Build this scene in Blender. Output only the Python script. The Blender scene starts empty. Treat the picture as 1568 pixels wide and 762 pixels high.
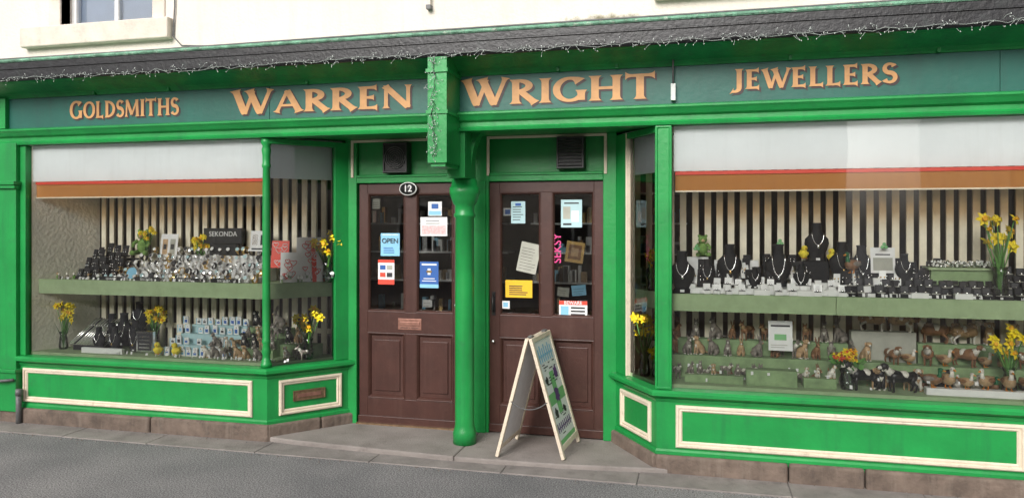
import bpy, math, random
from mathutils import Vector, Matrix
R = random.Random(7)
rad = math.radians
S = bpy.context.scene
S.view_settings.view_transform = 'Standard'
S.view_settings.look = 'None'
S.view_settings.exposure = 0

# ------------------------------------------------------------------ materials
def nmat(name):
    m = bpy.data.materials.new(name); m.use_nodes = True
    nt = m.node_tree; nt.nodes.clear()
    o = nt.nodes.new('ShaderNodeOutputMaterial')
    return m, nt, o

def mat(name, col, rough=.5, var=.12, scale=4, bump=0., bscale=60, metal=0., dirt=None, spec=.5, dist=.01, streak=None, chips=None, patch=None):
    m, nt, o = nmat(name)
    N, L = nt.nodes, nt.links
    p = N.new('ShaderNodeBsdfPrincipled'); L.new(p.outputs[0], o.inputs[0])
    p.inputs['Roughness'].default_value = rough
    p.inputs['Metallic'].default_value = metal
    p.inputs['Specular IOR Level'].default_value = spec
    tc = N.new('ShaderNodeTexCoord')
    src = tc.outputs['Object']
    n = N.new('ShaderNodeTexNoise'); n.inputs['Scale'].default_value = scale
    n.inputs['Detail'].default_value = 6; n.inputs['Roughness'].default_value = .6
    L.new(src, n.inputs['Vector'])
    cr = N.new('ShaderNodeValToRGB')
    cr.color_ramp.elements[0].position = .3; cr.color_ramp.elements[1].position = .7
    cr.color_ramp.elements[0].color = tuple(c*(1-var) for c in col)+(1,)
    cr.color_ramp.elements[1].color = tuple(min(1, c*(1+var)) for c in col)+(1,)
    L.new(n.outputs[0], cr.inputs[0])
    out = cr.outputs[0]
    def over(out, colr, amt, sc, lo, hi, mapping=None, det=8):
        dn = N.new('ShaderNodeTexNoise'); dn.inputs['Scale'].default_value = sc
        dn.inputs['Detail'].default_value = det; dn.inputs['Roughness'].default_value = .7
        if mapping:
            mp = N.new('ShaderNodeMapping'); mp.inputs['Scale'].default_value = mapping
            L.new(tc.outputs['Object'], mp.inputs[0]); L.new(mp.outputs[0], dn.inputs['Vector'])
        else: L.new(tc.outputs['Object'], dn.inputs['Vector'])
        dr = N.new('ShaderNodeValToRGB')
        dr.color_ramp.elements[0].position = lo; dr.color_ramp.elements[1].position = hi
        dr.color_ramp.elements[0].color = (0, 0, 0, 1); dr.color_ramp.elements[1].color = (amt,)*3+(1,)
        L.new(dn.outputs[0], dr.inputs[0])
        mx = N.new('ShaderNodeMixRGB'); mx.inputs[2].default_value = tuple(colr)+(1,)
        L.new(dr.outputs[0], mx.inputs[0]); L.new(out, mx.inputs[1]); return mx.outputs[0]
    if dirt: out = over(out, dirt[0], dirt[1], dirt[2], .55, .75)
    if streak: out = over(out, streak[0], streak[1], 1, .52, .72, (11, 11, .9), 5)
    if chips: out = over(out, chips[0], chips[1], chips[2], .68, .70, None, 6)
    if patch:  # (colour, centre, size xz)
        mp = N.new('ShaderNodeMapping'); mp.inputs['Location'].default_value = (-patch[1][0]/patch[2][0], 0, -patch[1][2]/patch[2][1])
        mp.inputs['Scale'].default_value = (1/patch[2][0], 0, 1/patch[2][1])
        L.new(tc.outputs['Object'], mp.inputs[0])
        ln = N.new('ShaderNodeVectorMath'); ln.operation = 'LENGTH'; L.new(mp.outputs[0], ln.inputs[0])
        pn = N.new('ShaderNodeTexNoise'); pn.inputs['Scale'].default_value = 14; pn.inputs['Detail'].default_value = 8; pn.inputs['Roughness'].default_value = .75
        L.new(tc.outputs['Object'], pn.inputs['Vector'])
        mm = N.new('ShaderNodeMath'); mm.operation = 'MULTIPLY_ADD'; mm.inputs[1].default_value = 2.2; L.new(pn.outputs[0], mm.inputs[0]); 
        sb = N.new('ShaderNodeMath'); sb.operation = 'MULTIPLY'; sb.inputs[1].default_value = -1; L.new(ln.outputs['Value'], sb.inputs[0]); L.new(sb.outputs[0], mm.inputs[2])
        rp = N.new('ShaderNodeMapRange'); rp.inputs['From Min'].default_value = .25; rp.inputs['From Max'].default_value = .8; rp.inputs['To Max'].default_value = .85
        L.new(mm.outputs[0], rp.inputs['Value'])
        mx = N.new('ShaderNodeMixRGB'); mx.inputs[2].default_value = tuple(patch[0])+(1,)
        L.new(rp.outputs[0], mx.inputs[0]); L.new(out, mx.inputs[1]); out = mx.outputs[0]
    L.new(out, p.inputs['Base Color'])
    if bump:
        b = N.new('ShaderNodeTexNoise'); b.inputs['Scale'].default_value = bscale
        b.inputs['Detail'].default_value = 5
        L.new(tc.outputs['Object'], b.inputs['Vector'])
        bp = N.new('ShaderNodeBump'); bp.inputs['Strength'].default_value = bump
        bp.inputs['Distance'].default_value = dist
        L.new(b.outputs[0], bp.inputs['Height']); L.new(bp.outputs[0], p.inputs['Normal'])
    return m

GREEN = mat('green_gloss_paint', (.012, .27, .058), .36, .18, 2.5, .16, 34, dirt=((.03, .15, .06), .6, 7), streak=((.015, .16, .05), .5), chips=((.10, .17, .09), .8, 26))
GREEN_D = mat('green_paint_weathered', (.014, .25, .06), .45, .25, 5, .25, 45, dirt=((.05, .12, .06), .6, 14), streak=((.02, .11, .05), .6), chips=((.2, .25, .18), .8, 30))
TEAL = mat('teal_sign_paint', (.008, .105, .078), .45, .18, 1.6, .12, 30, dirt=((.02, .13, .09), .6, 6), streak=((.015, .075, .06), .5))
CREAM = mat('cream_paint', (.74, .64, .50), .5, .08, 12, .15, 80, dirt=((.35, .28, .2), .5, 18), chips=((.2, .15, .1), .7, 40))
BROWN = mat('brown_door_paint', (.062, .024, .018), .4, .18, 6, .1, 60, dirt=((.12, .06, .045), .4, 10), streak=((.10, .05, .04), .4))
STONE = mat('plinth_sandstone', (.16, .12, .095), .9, .35, 7, .8, 35, dirt=((.06, .05, .045), .8, 12), streak=((.26, .21, .17), .5))
RENDERW = mat('painted_render', (.74, .67, .60), .9, .06, 1.5, .45, 55, dirt=((.56, .5, .43), .45, 5), dist=.01, streak=((.60, .53, .45), .35), patch=((.15, .13, .06), (-.62, 0, 3.07), (.34, .05)))
SILLST = mat('painted_sill', (.68, .60, .52), .8, .12, 8, .3, 50, dirt=((.35, .32, .26), .5, 10))
BLACKG = mat('black_gutter_paint', (.012, .012, .014), .4, .5, 10, .3, 50, dirt=((.06, .075, .07), .5, 12))
MOSS = mat('flaking_green_edge', (.14, .3, .2), .8, .5, 14, .8, 60, dirt=((.6, .6, .52), .9, 22))
GOLD = mat('gold_letter_paint', (.58, .30, .115), .5, .16, 12, .1, 60, dirt=((.42, .24, .12), .5, 20))
SHAD = mat('dark_letter_paint', (.035, .02, .022), .5, .2, 12)
CONC = mat('entrance_concrete', (.27, .24, .22), .9, .2, 3, .6, 90, dirt=((.13, .11, .1), .7, 4), chips=((.09, .08, .075), .6, 34))
KERB = mat('kerb_stone', (.24, .215, .2), .9, .22, 5, .6, 70, dirt=((.13, .115, .105), .8, 7), chips=((.09, .08, .075), .6, 34))
BLACKP = mat('black_plastic', (.02, .02, .021), .4, .3, 20)
BLACKV = mat('black_velvet', (.008, .008, .011), .75, .3, 20)
WHITE = mat('white_card', (.82, .82, .81), .6, .04, 20)
WHITEG = mat('white_gloss', (.82, .82, .80), .25, .04, 20)
PELM = mat('grey_white_blind', (.80, .83, .84), .75, .06, 1.5, .1, 20, streak=((.7, .72, .72), .4))
SLAT = mat('cream_slat', (.86, .79, .62), .6, .1, 9)
SILVER = mat('silver', (.93, .93, .94), .22, .05, 40, metal=1)
GOLDM = mat('gold_metal', (.85, .6, .25), .25, .05, 40, metal=1)
BRASS = mat('worn_brass', (.3, .2, .12), .45, .3, 30, metal=.8)
COPPER = mat('copper_plate', (.32, .16, .12), .45, .25, 30, metal=.5)
SAGE = mat('sage_felt', (.36, .47, .27), .9, .12, 10, .3, 200)
SAGED = mat('sage_felt_block', (.25, .36, .18), .9, .2, 14, .3, 200)
SHOPW = mat('shop_interior_wall', (.2, .15, .1), .9, .2, 3)
SHOPF = mat('shop_carpet', (.05, .035, .03), .95, .2, 5)
BAYW = mat('bay_side_wall', (.85, .81, .7), .9, .06, 8, .9, 35)
PINK = mat('pink_print', (.75, .06, .25), .5, .05)
RED = mat('red_print', (.75, .07, .04), .5, .08)
BLUE = mat('blue_print', (.03, .12, .4), .5, .1)
LBLUE = mat('light_blue_print', (.25, .55, .75), .5, .08)
LTEAL = mat('pale_teal_print', (.45, .65, .68), .5, .08)
YELLOW = mat('yellow_print', (.85, .50, .02), .5, .05)
PGREEN = mat('sign_green_print', (.2, .5, .2), .5, .1)
PURPLE = mat('sign_purple_print', (.12, .05, .2), .5, .1)
INK = mat('dark_ink', (.03, .03, .035), .6, .1)
GREYP = mat('aged_paper', (.42, .42, .36), .8, .12, 12)
PALEPINK = mat('pale_pink_print', (.75, .5, .5), .5, .3, 60)
PETAL = mat('yellow_petal', (.88, .70, .02), .6, .15, 30)
TRUMP = mat('orange_trumpet', (.88, .45, .01), .6, .15, 30)
REDP = mat('red_petal', (.6, .08, .02), .6)
LEAF = mat('green_leaf', (.10, .27, .05), .6, .3, 20)
FBROWN = mat('figurine_brown', (.26, .13, .06), .5, .4, 25)
FTAN = mat('figurine_tan', (.5, .33, .18), .5, .3, 25)
FWHITE = mat('figurine_white', (.8, .76, .68), .45, .12, 25)
FBLACK = mat('figurine_black', (.015, .014, .014), .35, .3, 25)
FGREY = mat('figurine_grey', (.24, .21, .18), .5, .5, 30)
FORANGE = mat('figurine_beak', (.75, .28, .03), .4, .1, 25)
CHICK = mat('yellow_plush', (.88, .72, .06), .9, .1, 40)
TEDDY = mat('green_plush', (.18, .32, .08), .95, .3, 60)
WIRE = mat('wire_grey', (.32, .36, .33), .5, .3, 40)
BULB = mat('clear_bulb', (.62, .66, .62), .2, .1, 40)
LEADM = mat('lead_pipe', (.12, .12, .12), .5, .3, 20)

def glassmat(name, blend=.14, tint=(.97, .99, .98)):
    m, nt, o = nmat(name); N, L = nt.nodes, nt.links
    t = N.new('ShaderNodeBsdfTransparent'); t.inputs[0].default_value = tint+(1,)
    g = N.new('ShaderNodeBsdfGlossy'); g.inputs['Roughness'].default_value = .02
    tc = N.new('ShaderNodeTexCoord'); n = N.new('ShaderNodeTexNoise'); n.inputs['Scale'].default_value = 1.3
    L.new(tc.outputs['Object'], n.inputs['Vector'])
    b = N.new('ShaderNodeBump'); b.inputs['Strength'].default_value = .1; b.inputs['Distance'].default_value = .02
    L.new(n.outputs[0], b.inputs['Height']); L.new(b.outputs[0], g.inputs['Normal'])
    lw = N.new('ShaderNodeLayerWeight'); lw.inputs['Blend'].default_value = blend
    mx = N.new('ShaderNodeMixShader')
    L.new(lw.outputs['Fresnel'], mx.inputs[0]); L.new(t.outputs[0], mx.inputs[1]); L.new(g.outputs[0], mx.inputs[2])
    L.new(mx.outputs[0], o.inputs[0])
    return m
GLASS = glassmat('window_glass', .45)
DGLASS = glassmat('door_glass', .52, (.88, .9, .88))
VASEG = glassmat('vase_glass', .45, (.85, .92, .88))

def filmmat():
    m, nt, o = nmat('amber_film'); N, L = nt.nodes, nt.links
    t = N.new('ShaderNodeBsdfTransparent'); t.inputs[0].default_value = (.98, .60, .28, 1)
    d = N.new('ShaderNodeBsdfDiffuse'); d.inputs[0].default_value = (.9, .42, .14, 1)
    mx = N.new('ShaderNodeMixShader'); mx.inputs[0].default_value = .5
    L.new(t.outputs[0], mx.inputs[1]); L.new(d.outputs[0], mx.inputs[2]); L.new(mx.outputs[0], o.inputs[0])
    return m
FILM = filmmat()

def asphalt():
    m, nt, o = nmat('asphalt'); N, L = nt.nodes, nt.links
    p = N.new('ShaderNodeBsdfPrincipled'); L.new(p.outputs[0], o.inputs[0]); p.inputs['Roughness'].default_value = .85
    tc = N.new('ShaderNodeTexCoord')
    a = N.new('ShaderNodeTexNoise'); a.inputs['Scale'].default_value = 110; a.inputs['Detail'].default_value = 3
    b = N.new('ShaderNodeTexNoise'); b.inputs['Scale'].default_value = 1.2; b.inputs['Detail'].default_value = 6
    for q in (a, b): L.new(tc.outputs['Object'], q.inputs['Vector'])
    r = N.new('ShaderNodeValToRGB'); r.color_ramp.elements[0].position = .35; r.color_ramp.elements[1].position = .7
    r.color_ramp.elements[0].color = (.085, .082, .085, 1); r.color_ramp.elements[1].color = (.42, .41, .41, 1)
    L.new(a.outputs[0], r.inputs[0])
    r2 = N.new('ShaderNodeValToRGB'); r2.color_ramp.elements[0].position = .35; r2.color_ramp.elements[1].position = .7
    r2.color_ramp.elements[0].color = (.72, .72, .73, 1); r2.color_ramp.elements[1].color = (1.12, 1.1, 1.08, 1)
    L.new(b.outputs[0], r2.inputs[0])
    mx = N.new('ShaderNodeMixRGB'); mx.blend_type = 'MULTIPLY'; mx.inputs[0].default_value = 1
    L.new(r.outputs[0], mx.inputs[1]); L.new(r2.outputs[0], mx.inputs[2]); L.new(mx.outputs[0], p.inputs['Base Color'])
    bp = N.new('ShaderNodeBump'); bp.inputs['Strength'].default_value = .7; bp.inputs['Distance'].default_value = .008
    L.new(a.outputs[0], bp.inputs['Height']); L.new(bp.outputs[0], p.inputs['Normal'])
    return m
ASPH = asphalt()

# ------------------------------------------------------------------ mesh builder
class MB:
    def __init__(s):
        s.v = []; s.f = []; s.fm = []; s.fs = []; s.mats = []; s.M = Matrix()
    def add(s, vs, fs, m, smooth=False):
        if m not in s.mats: s.mats.append(m)
        k = s.mats.index(m); b = len(s.v)
        s.v += [tuple(s.M @ Vector(q)) for q in vs]
        for f in fs:
            s.f.append([b+i for i in f]); s.fm.append(k); s.fs.append(smooth)
        return s
    def box(s, x0, x1, y0, y1, z0, z1, m):
        v = [(x0,y0,z0),(x1,y0,z0),(x1,y1,z0),(x0,y1,z0),(x0,y0,z1),(x1,y0,z1),(x1,y1,z1),(x0,y1,z1)]
        s.add(v, [(3,2,1,0),(4,5,6,7),(0,1,5,4),(1,2,6,5),(2,3,7,6),(3,0,4,7)], m)
    def lathe(s, c, prof, m, n=20, sx=1, sy=1, smooth=True):
        v = []; f = []
        for r, z in prof:
            for i in range(n):
                a = 2*math.pi*i/n
                v.append((c[0]+r*sx*math.cos(a), c[1]+r*sy*math.sin(a), c[2]+z))
        k = len(prof)
        for j in range(k-1):
            for i in range(n):
                f.append((j*n+i, j*n+(i+1)%n, (j+1)*n+(i+1)%n, (j+1)*n+i))
        f.append(tuple(range(n))[::-1]); f.append(tuple((k-1)*n+i for i in range(n)))
        s.add(v, f, m, smooth)
    def ell(s, c, r, m, n=10, rot=None):
        v = []; f = []; h = n//2+1
        for j in range(1, h):
            t = math.pi*j/h
            for i in range(n):
                a = 2*math.pi*i/n
                v.append(Vector((r[0]*math.sin(t)*math.cos(a), r[1]*math.sin(t)*math.sin(a), r[2]*math.cos(t))))
        v.append(Vector((0,0,r[2]))); v.append(Vector((0,0,-r[2])))
        k = h-1
        for j in range(k-1):
            for i in range(n): f.append((j*n+i, (j+1)*n+i, (j+1)*n+(i+1)%n, j*n+(i+1)%n))
        for i in range(n):
            f.append((k*n, i, (i+1)%n)); f.append((k*n+1, (k-1)*n+(i+1)%n, (k-1)*n+i))
        if rot: v = [rot @ q for q in v]
        s.add([q+Vector(c) for q in v], f, m, True)
    def tube(s, pts, rr, m, n=6, smooth=True):
        pts = [Vector(p) for p in pts]
        if not isinstance(rr, (list, tuple)): rr = [rr]*len(pts)
        v = []; f = []; k = len(pts)
        for j, p in enumerate(pts):
            t = (pts[min(j+1,k-1)]-pts[max(j-1,0)])
            if t.length < 1e-9: t = Vector((0,0,1))
            t.normalize()
            ref = Vector((0,1,0)) if abs(t.y) < .85 else Vector((1,0,0))
            a = t.cross(ref).normalized(); b = t.cross(a)
            for i in range(n):
                q = 2*math.pi*i/n
                v.append(p+a*rr[j]*math.cos(q)+b*rr[j]*math.sin(q))
        for j in range(k-1):
            for i in range(n): f.append((j*n+i, j*n+(i+1)%n, (j+1)*n+(i+1)%n, (j+1)*n+i))
        f.append(tuple(range(n))[::-1]); f.append(tuple((k-1)*n+i for i in range(n)))
        s.add(v, f, m, smooth)
    def sweep(s, path, prof, m):
        """extrude closed (out,z) profile along xy path, outward = right of travel"""
        P = [Vector((a, b)) for a, b in path]; k = len(P); n = len(prof); v = []; f = []
        for j in range(k):
            ds = []
            if j > 0: ds.append((P[j]-P[j-1]).normalized())
            if j < k-1: ds.append((P[j+1]-P[j]).normalized())
            ns = [Vector((d.y, -d.x)) for d in ds]
            nn = ns[0] if len(ns) == 1 else (ns[0]+ns[1]).normalized()
            sc = 1 if len(ns) == 1 else 1/max(.3, nn.dot(ns[0]))
            for o, z in prof:
                q = P[j]+nn*sc*o; v.append((q.x, q.y, z))
        for j in range(k-1):
            for i in range(n): f.append((j*n+i, j*n+(i+1)%n, (j+1)*n+(i+1)%n, (j+1)*n+i))
        f.append(tuple(range(n))); f.append(tuple((k-1)*n+i for i in range(n))[::-1])
        s.add(v, f, m)
    def frame(s, x0, x1, z0, z1, y, prof, m):
        v = []; f = []
        for ins, o in prof:
            v += [(x0+ins,y-o,z0+ins),(x1-ins,y-o,z0+ins),(x1-ins,y-o,z1-ins),(x0+ins,y-o,z1-ins)]
        for j in range(len(prof)-1):
            for i in range(4): f.append((j*4+i, j*4+(i+1)%4, (j+1)*4+(i+1)%4, (j+1)*4+i))
        s.add(v, f, m)
    def mesh(s, name):
        me = bpy.data.meshes.new(name); me.from_pydata(s.v, [], s.f)
        for m in s.mats: me.materials.append(m)
        me.polygons.foreach_set('material_index', s.fm); me.polygons.foreach_set('use_smooth', s.fs)
        me.update()
        return me
    def obj(s, name, parent=None, bevel=0, seg=2):
        o = bpy.data.objects.new(name, s.mesh(name)); S.collection.objects.link(o)
        if parent: o.parent = parent
        if bevel:
            b = o.modifiers.new('bevel', 'BEVEL'); b.width = bevel; b.segments = seg; b.limit_method = 'ANGLE'; b.angle_limit = rad(40)
        return o
def empty(name, loc=(0,0,0)):
    e = bpy.data.objects.new(name, None); e.location = loc; S.collection.objects.link(e); return e
def place(me, name, loc, rz=0, sc=1, parent=None, rx=0):
    o = bpy.data.objects.new(name, me); o.location = loc; o.rotation_euler = (rx, 0, rz)
    o.scale = (sc,)*3 if not isinstance(sc, tuple) else sc
    S.collection.objects.link(o)
    if parent: o.parent = parent
    return o
def text(name, body, loc, size, m, parent=None, rot=(rad(90),0,0), align='CENTER', bold=0, sx=1):
    c = bpy.data.curves.new(name, 'FONT'); c.body = body; c.size = size; c.align_x = align; c.align_y = 'CENTER'
    c.offset = bold; c.extrude = .0004; c.materials.append(m); c.resolution_u = 3
    o = bpy.data.objects.new(name, c); o.location = loc; o.rotation_euler = rot; o.scale = (sx,1,1); S.collection.objects.link(o)
    if parent: o.parent = parent
    return o
def axes(o, d):   # local frame on a splayed wall
    dx, dy = d
    return Matrix(((dx,-dy,0,o[0]),(dy,dx,0,o[1]),(0,0,1,0),(0,0,0,1)))

# ------------------------------------------------------------------ key dims
YD = .53                       # door wall
LP0, LP1 = (-3.2, 0.), (-2.75, YD)
RP1, RP0 = (-.62, YD), (-.28, 0.)
def dirn(a, b):
    v = Vector((b[0]-a[0], b[1]-a[1])); return (v.x/v.length, v.y/v.length), v.length
dL, lenL = dirn(LP0, LP1); dR, lenR = dirn(RP1, RP0)
XL, XR = -5.52, 3.0
leftpath = [(XL,0), LP0, LP1]; rightpath = [RP1, RP0, (XR,0)]
ML, MR = axes(LP0, dL), axes(RP1, dR)

shop = empty('jewellery_shop')

# ------------------------------------------------------------------ ground
g = MB(); g.box(-150, 150, -150, 150, -.3, -.02, ASPH); g.obj('ground')
g = MB(); g.box(-60, 60, -7.2, 1.0, -.1, 0, ASPH); g.obj('road')
g = MB()
x = -14.
while x < 12:
    L = R.uniform(.75, 1.0)
    g.box(x, x+L-.005, -.28+R.uniform(-.005,.005), .02, -.05, .007+R.uniform(0,.003), KERB); x += L
g.obj('kerb', bevel=.005)
g = MB()
def slab(pl, z0, z1, m, mb):
    n = len(pl)
    mb.add([(a,b,z0) for a,b in pl]+[(a,b,z1) for a,b in pl],
           [tuple(range(n))[::-1], tuple(range(n,2*n))]+[(i,(i+1)%n,n+(i+1)%n,n+i) for i in range(n)], m)
slab([(-3.28,0),(-2.9,-.05),(-2.3,-.09),(-1.665,-.128),(-1.665,.62),(-3.28,.62)], -.05, .042, CONC, g)
slab([(-1.661,-.128),(-.9,-.11),(-.2,-.03),(-.2,.62),(-1.661,.62)], -.05, .040, CONC, g)
g.obj('entrance_step', bevel=.010)
g = MB(); g.box(-60, 60, -13, -7.2, -.1, .12, KERB); g.obj('pavement')
# grit gathered along the kerb
g = MB()
for _ in range(700):
    x = R.uniform(-6, 2.6); y = -.29-abs(R.gauss(0,.035)) if R.random()<.7 else -.045-abs(R.gauss(0,.02))
    s_ = R.uniform(.002,.006); zz = .001 if y < -.28 else .009
    if -3.2 < x < -.25 and y > -.25: continue
    g.ell((x,y,zz+s_*.4),(s_,s_*.8,s_*.6),R.choice([STONE,KERB,LEADM,CONC]),5)
g.obj('gutter_grit')

# ------------------------------------------------------------------ stone plinth
b = MB()
def blocks(M, l0, l1, cuts, y0=-.035):
    b.M = M
    xs = [l0]+cuts+[l1]
    for a, c in zip(xs, xs[1:]):
        b.box(a+.003, c-.003, y0+R.uniform(-.006,.006), .08, -.05, .128+R.uniform(-.006,.004), STONE)
    b.M = Matrix()
blocks(Matrix(), -5.7, -3.17, [-4.22])
blocks(ML, -.01, lenL, [.42])
blocks(MR, 0, lenR+.01, [])
blocks(Matrix(), -.29, 3.1, [.55, 1.0, 2.1])
b.obj('plinth_stones', shop, bevel=.018, seg=3)

# ------------------------------------------------------------------ stall risers
b = MB()
for path in (leftpath, rightpath):
    b.sweep(path, [(-.05,.10),(0,.10),(0,.50),(-.05,.50)], GREEN)
    b.sweep(path, [(-.05,.128),(.012,.128),(.012,.150),(.004,.162),(-.05,.162)], GREEN)
    b.sweep(path, [(-.10,.50),(.012,.50),(.03,.512),(.05,.522),(.05,.542),(.036,.556),(-.10,.566)], GREEN)
    b.sweep(path, [(-.05,.478),(.006,.478),(.018,.499),(-.05,.499)], GREEN)
b.obj('stall_risers', shop)
b = MB()
MP = [(0,0),(0,.012),(.008,.02),(.018,.02),(.022,.009),(.034,.012),(.043,.003),(.043,0)]
b.frame(-5.48, -3.322, .178, .458, 0, MP, CREAM)
b.frame(-.155, 1.885, .178, .458, 0, MP, CREAM)
b.frame(1.95, 2.95, .178, .458, 0, MP, CREAM)
b.M = ML; b.frame(.09, .60, .185, .455, 0, MP, CREAM)
b.M = MR; b.frame(.12, .56, .185, .455, 0, MP, CREAM); b.M = Matrix()
b.obj('cream_panel_mouldings', shop)
b = MB(); b.M = ML; b.box(.20,.46,-.012,0,.28,.36,BRASS); b.frame(.20,.46,.28,.36,-.012,[(0,0),(0,.004),(.008,.004),(.01,0)],BRASS)
b.box(.235,.425,-.018,-.012,.305,.335,COPPER); b.obj('letter_plate', shop, bevel=.002)

# ------------------------------------------------------------------ window posts
b = MB()
b.box(-.29,-.18,-.012,.08,.56,2.312,GREEN)
b.frame(-.29,-.18,.56,2.312,-.012,[(0,0),(0,.006),(.014,.009),(.02,0)],GREEN)
b.box(2.93,3.1,-.02,.08,.1,2.312,GREEN)
b.M = ML; b.box(.545,lenL,-.004,.07,.56,2.312,GREEN); b.box(.0,lenL,.0,.05,2.27,2.312,GREEN)
b.M = MR; b.box(.0,.19,-.004,.07,.56,2.312,GREEN); b.box(.19,.2,-.006,.05,.56,2.312,CREAM)
b.box(0,lenR,.001,.05,2.27,2.312,GREEN); b.M = Matrix()
b.box(-5.52,-5.46,-.005,.08,.56,2.312,GREEN)
b.box(-5.74,-5.52,-.04,.1,.13,2.33,GREEN)
b.box(-5.76,-5.50,-.06,.1,.10,.42,GREEN)
b.box(-5.77,-5.49,-.075,.1,.42,.45,GREEN)
b.box(-5.77,-5.50,-.08,.1,1.98,2.01,GREEN); b.box(-5.76,-5.51,-.065,.1,1.95,1.98,GREEN)
b.obj('window_posts', shop, bevel=.004)
b = MB()
cp = [(.042,0),(.042,.03),(.034,.035),(.037,.05),(.03,.06),(.028,.09),(.034,.11),(.030,.14),(.026,.17),(.033,.19),(.033,.2),(.028,.215),(.030,.5),(.029,1.35),(.026,1.52),(.033,1.53),(.033,1.545),(.028,1.56),(.030,1.62),(.035,1.66),(.028,1.69),(.04,1.71),(.042,1.75)]
b.lathe((-3.225,.03,.562), cp, GREEN, 24)
b.obj('turned_mullion', shop)

# ------------------------------------------------------------------ glass
b = MB()
def pane(x0,x1,z0,z1,y,m=GLASS): b.add([(x0,y,z0),(x1,y,z0),(x1,y,z1),(x0,y,z1)],[(0,1,2,3)],m)
pane(-5.46,-3.24,.56,2.31,.03); pane(-.18,2.93,.56,2.31,.03)
b.M = ML; pane(.04,.545,.56,2.28,.03); b.M = MR; pane(.2,lenR-.03,.56,2.28,.03); b.M = Matrix()
b.obj('shopfront_glass', shop)

# ------------------------------------------------------------------ fascia
b = MB()
F0, F1 = -5.74, 3.3
b.box(F0, F1, 0, .12, 2.315, 2.82, GREEN)
b.sweep([(F0,0),(F1,0)], [(-.01,2.313),(.03,2.313),(.036,2.33),(.02,2.343),(.02,2.372),(.045,2.385),(.062,2.41),(.075,2.425),(.075,2.436),(.05,2.446),(-.01,2.45)], GREEN)
b.sweep([(F0,0),(F1,0)], [(-.01,2.700),(.02,2.700),(.03,2.712),(.055,2.73),(.12,2.757),(.20,2.785),(.26,2.795),(-.01,2.81)], GREEN_D)
b.box(-5.745,-5.62,-.05,0,2.45,2.70,GREEN)
for xx in (-4.75,-4.05,-2.85,-.95,-.55,.55,1.4,2.2):
    b.box(xx,xx+.018,-.05,-.02,2.70,2.76,GREEN_D)
b.obj('fascia_mouldings', shop)
b = MB()
xs = [-5.62,-3.17,-1.72,-.165,1.75,3.28]
for a, c in zip(xs, xs[1:]): b.box(a+.0015,c-.0015,-.014,0,2.451,2.699,TEAL)
b.obj('sign_board', shop, bevel=.0015)
b = MB()
b.box(F0,F1,.121,.66,2.335,2.37,GREEN)
b.obj('recess_soffit', shop)
b = MB()
b.sweep([(-9,0),(6,0)], [(.0,2.81),(.262,2.80),(.275,2.785),(.30,2.785),(.31,2.80),(.312,2.925),(.0,2.935)], BLACKG)
b.sweep([(-9,0),(6,0)], [(.0,2.936),(.318,2.927),(.325,2.936),(.318,2.952),(-.1,3.03)], MOSS)
b.sweep([(-9,0),(6,0)], [(.312,2.87),(.320,2.873),(.320,2.88),(.312,2.884)], BLACKG)
b.obj('gutter', shop)
# console bracket & pillar
b = MB()
b.box(-1.79,-1.654,-.30,0,2.07,2.785,GREEN)
b.box(-1.80,-1.645,-.31,0,2.40,2.425,GREEN); b.box(-1.80,-1.644,-.312,0,2.68,2.705,GREEN)
b.box(-1.775,-1.67,-.28,0,2.045,2.07,GREEN)
b.box(-1.752,-1.62,-.001,.262,1.985,2.33,GREEN)
n = 10
v = []
for i in range(n+1):
    a = math.pi/2*i/n
    v.append((-1.62+.10*(1-math.cos(a)), 2.05+.28*math.sin(a)))
poly = [(-1.62,2.05)]+v[1:]+[(-1.62,2.33)]
pn = len(poly)
b.add([(p,.15,q) for p,q in poly]+[(p,.24,q) for p,q in poly], [tuple(range(pn)),tuple(range(pn,2*pn))[::-1]]+[(i,(i+1)%pn,pn+(i+1)%pn,pn+i) for i in range(pn)], GREEN)
b.obj('console_bracket', shop, bevel=.008)
b = MB()
pp = [(.086,0),(.086,.08),(.08,.10),(.074,.12),(.071,.14),(.071,.5),(.070,1.2),(.069,1.66),(.08,1.67),(.08,1.685),(.071,1.70),(.072,1.75),(.085,1.765),(.098,1.80),(.108,1.83),(.112,1.84),(.112,1.885),(.10,1.89),(.094,1.93),(.085,1.95)]
b.lathe((-1.686,.2,.041), pp, GREEN, 32)
b.obj('entrance_pillar', shop)

# ------------------------------------------------------------------ door wall
b = MB()
YF = YD-.03
b.box(-2.80,-2.70,YF,.62,.042,2.335,GREEN)
b.box(-1.80,-1.588,YF,.62,.042,2.335,GREEN)
b.box(-1.775,-1.61,YF-.018,YF,.042,1.99,GREEN)
b.box(-.70,-.60,YF,.62,.042,2.335,GREEN)
b.box(-2.70,-1.80,YF,.62,1.985,2.05,GREEN); b.box(-1.588,-.70,YF,.62,1.985,2.05,GREEN)
b.box(-2.70,-1.80,YF-.012,YF+.01,2.03,2.045,GREEN); b.box(-1.588,-.70,YF-.012,YF+.01,2.03,2.045,GREEN)
b.box(-2.70,-1.80,.54,.62,2.05,2.335,GREEN); b.box(-1.588,-.70,.54,.62,2.05,2.335,GREEN)
b.obj('door_surround', shop, bevel=.004)
b = MB()
for a, c in ((-2.745,-1.79),(-1.60,-.67)):
    b.box(a,c,YF-.012,YF,2.312,2.332,CREAM); b.box(a,a+.022,YF-.012,YF,2.03,2.312,CREAM); b.box(c-.022,c,YF-.012,YF,2.03,2.312,CREAM)
b.obj('transom_trim', shop, bevel=.003)

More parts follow.
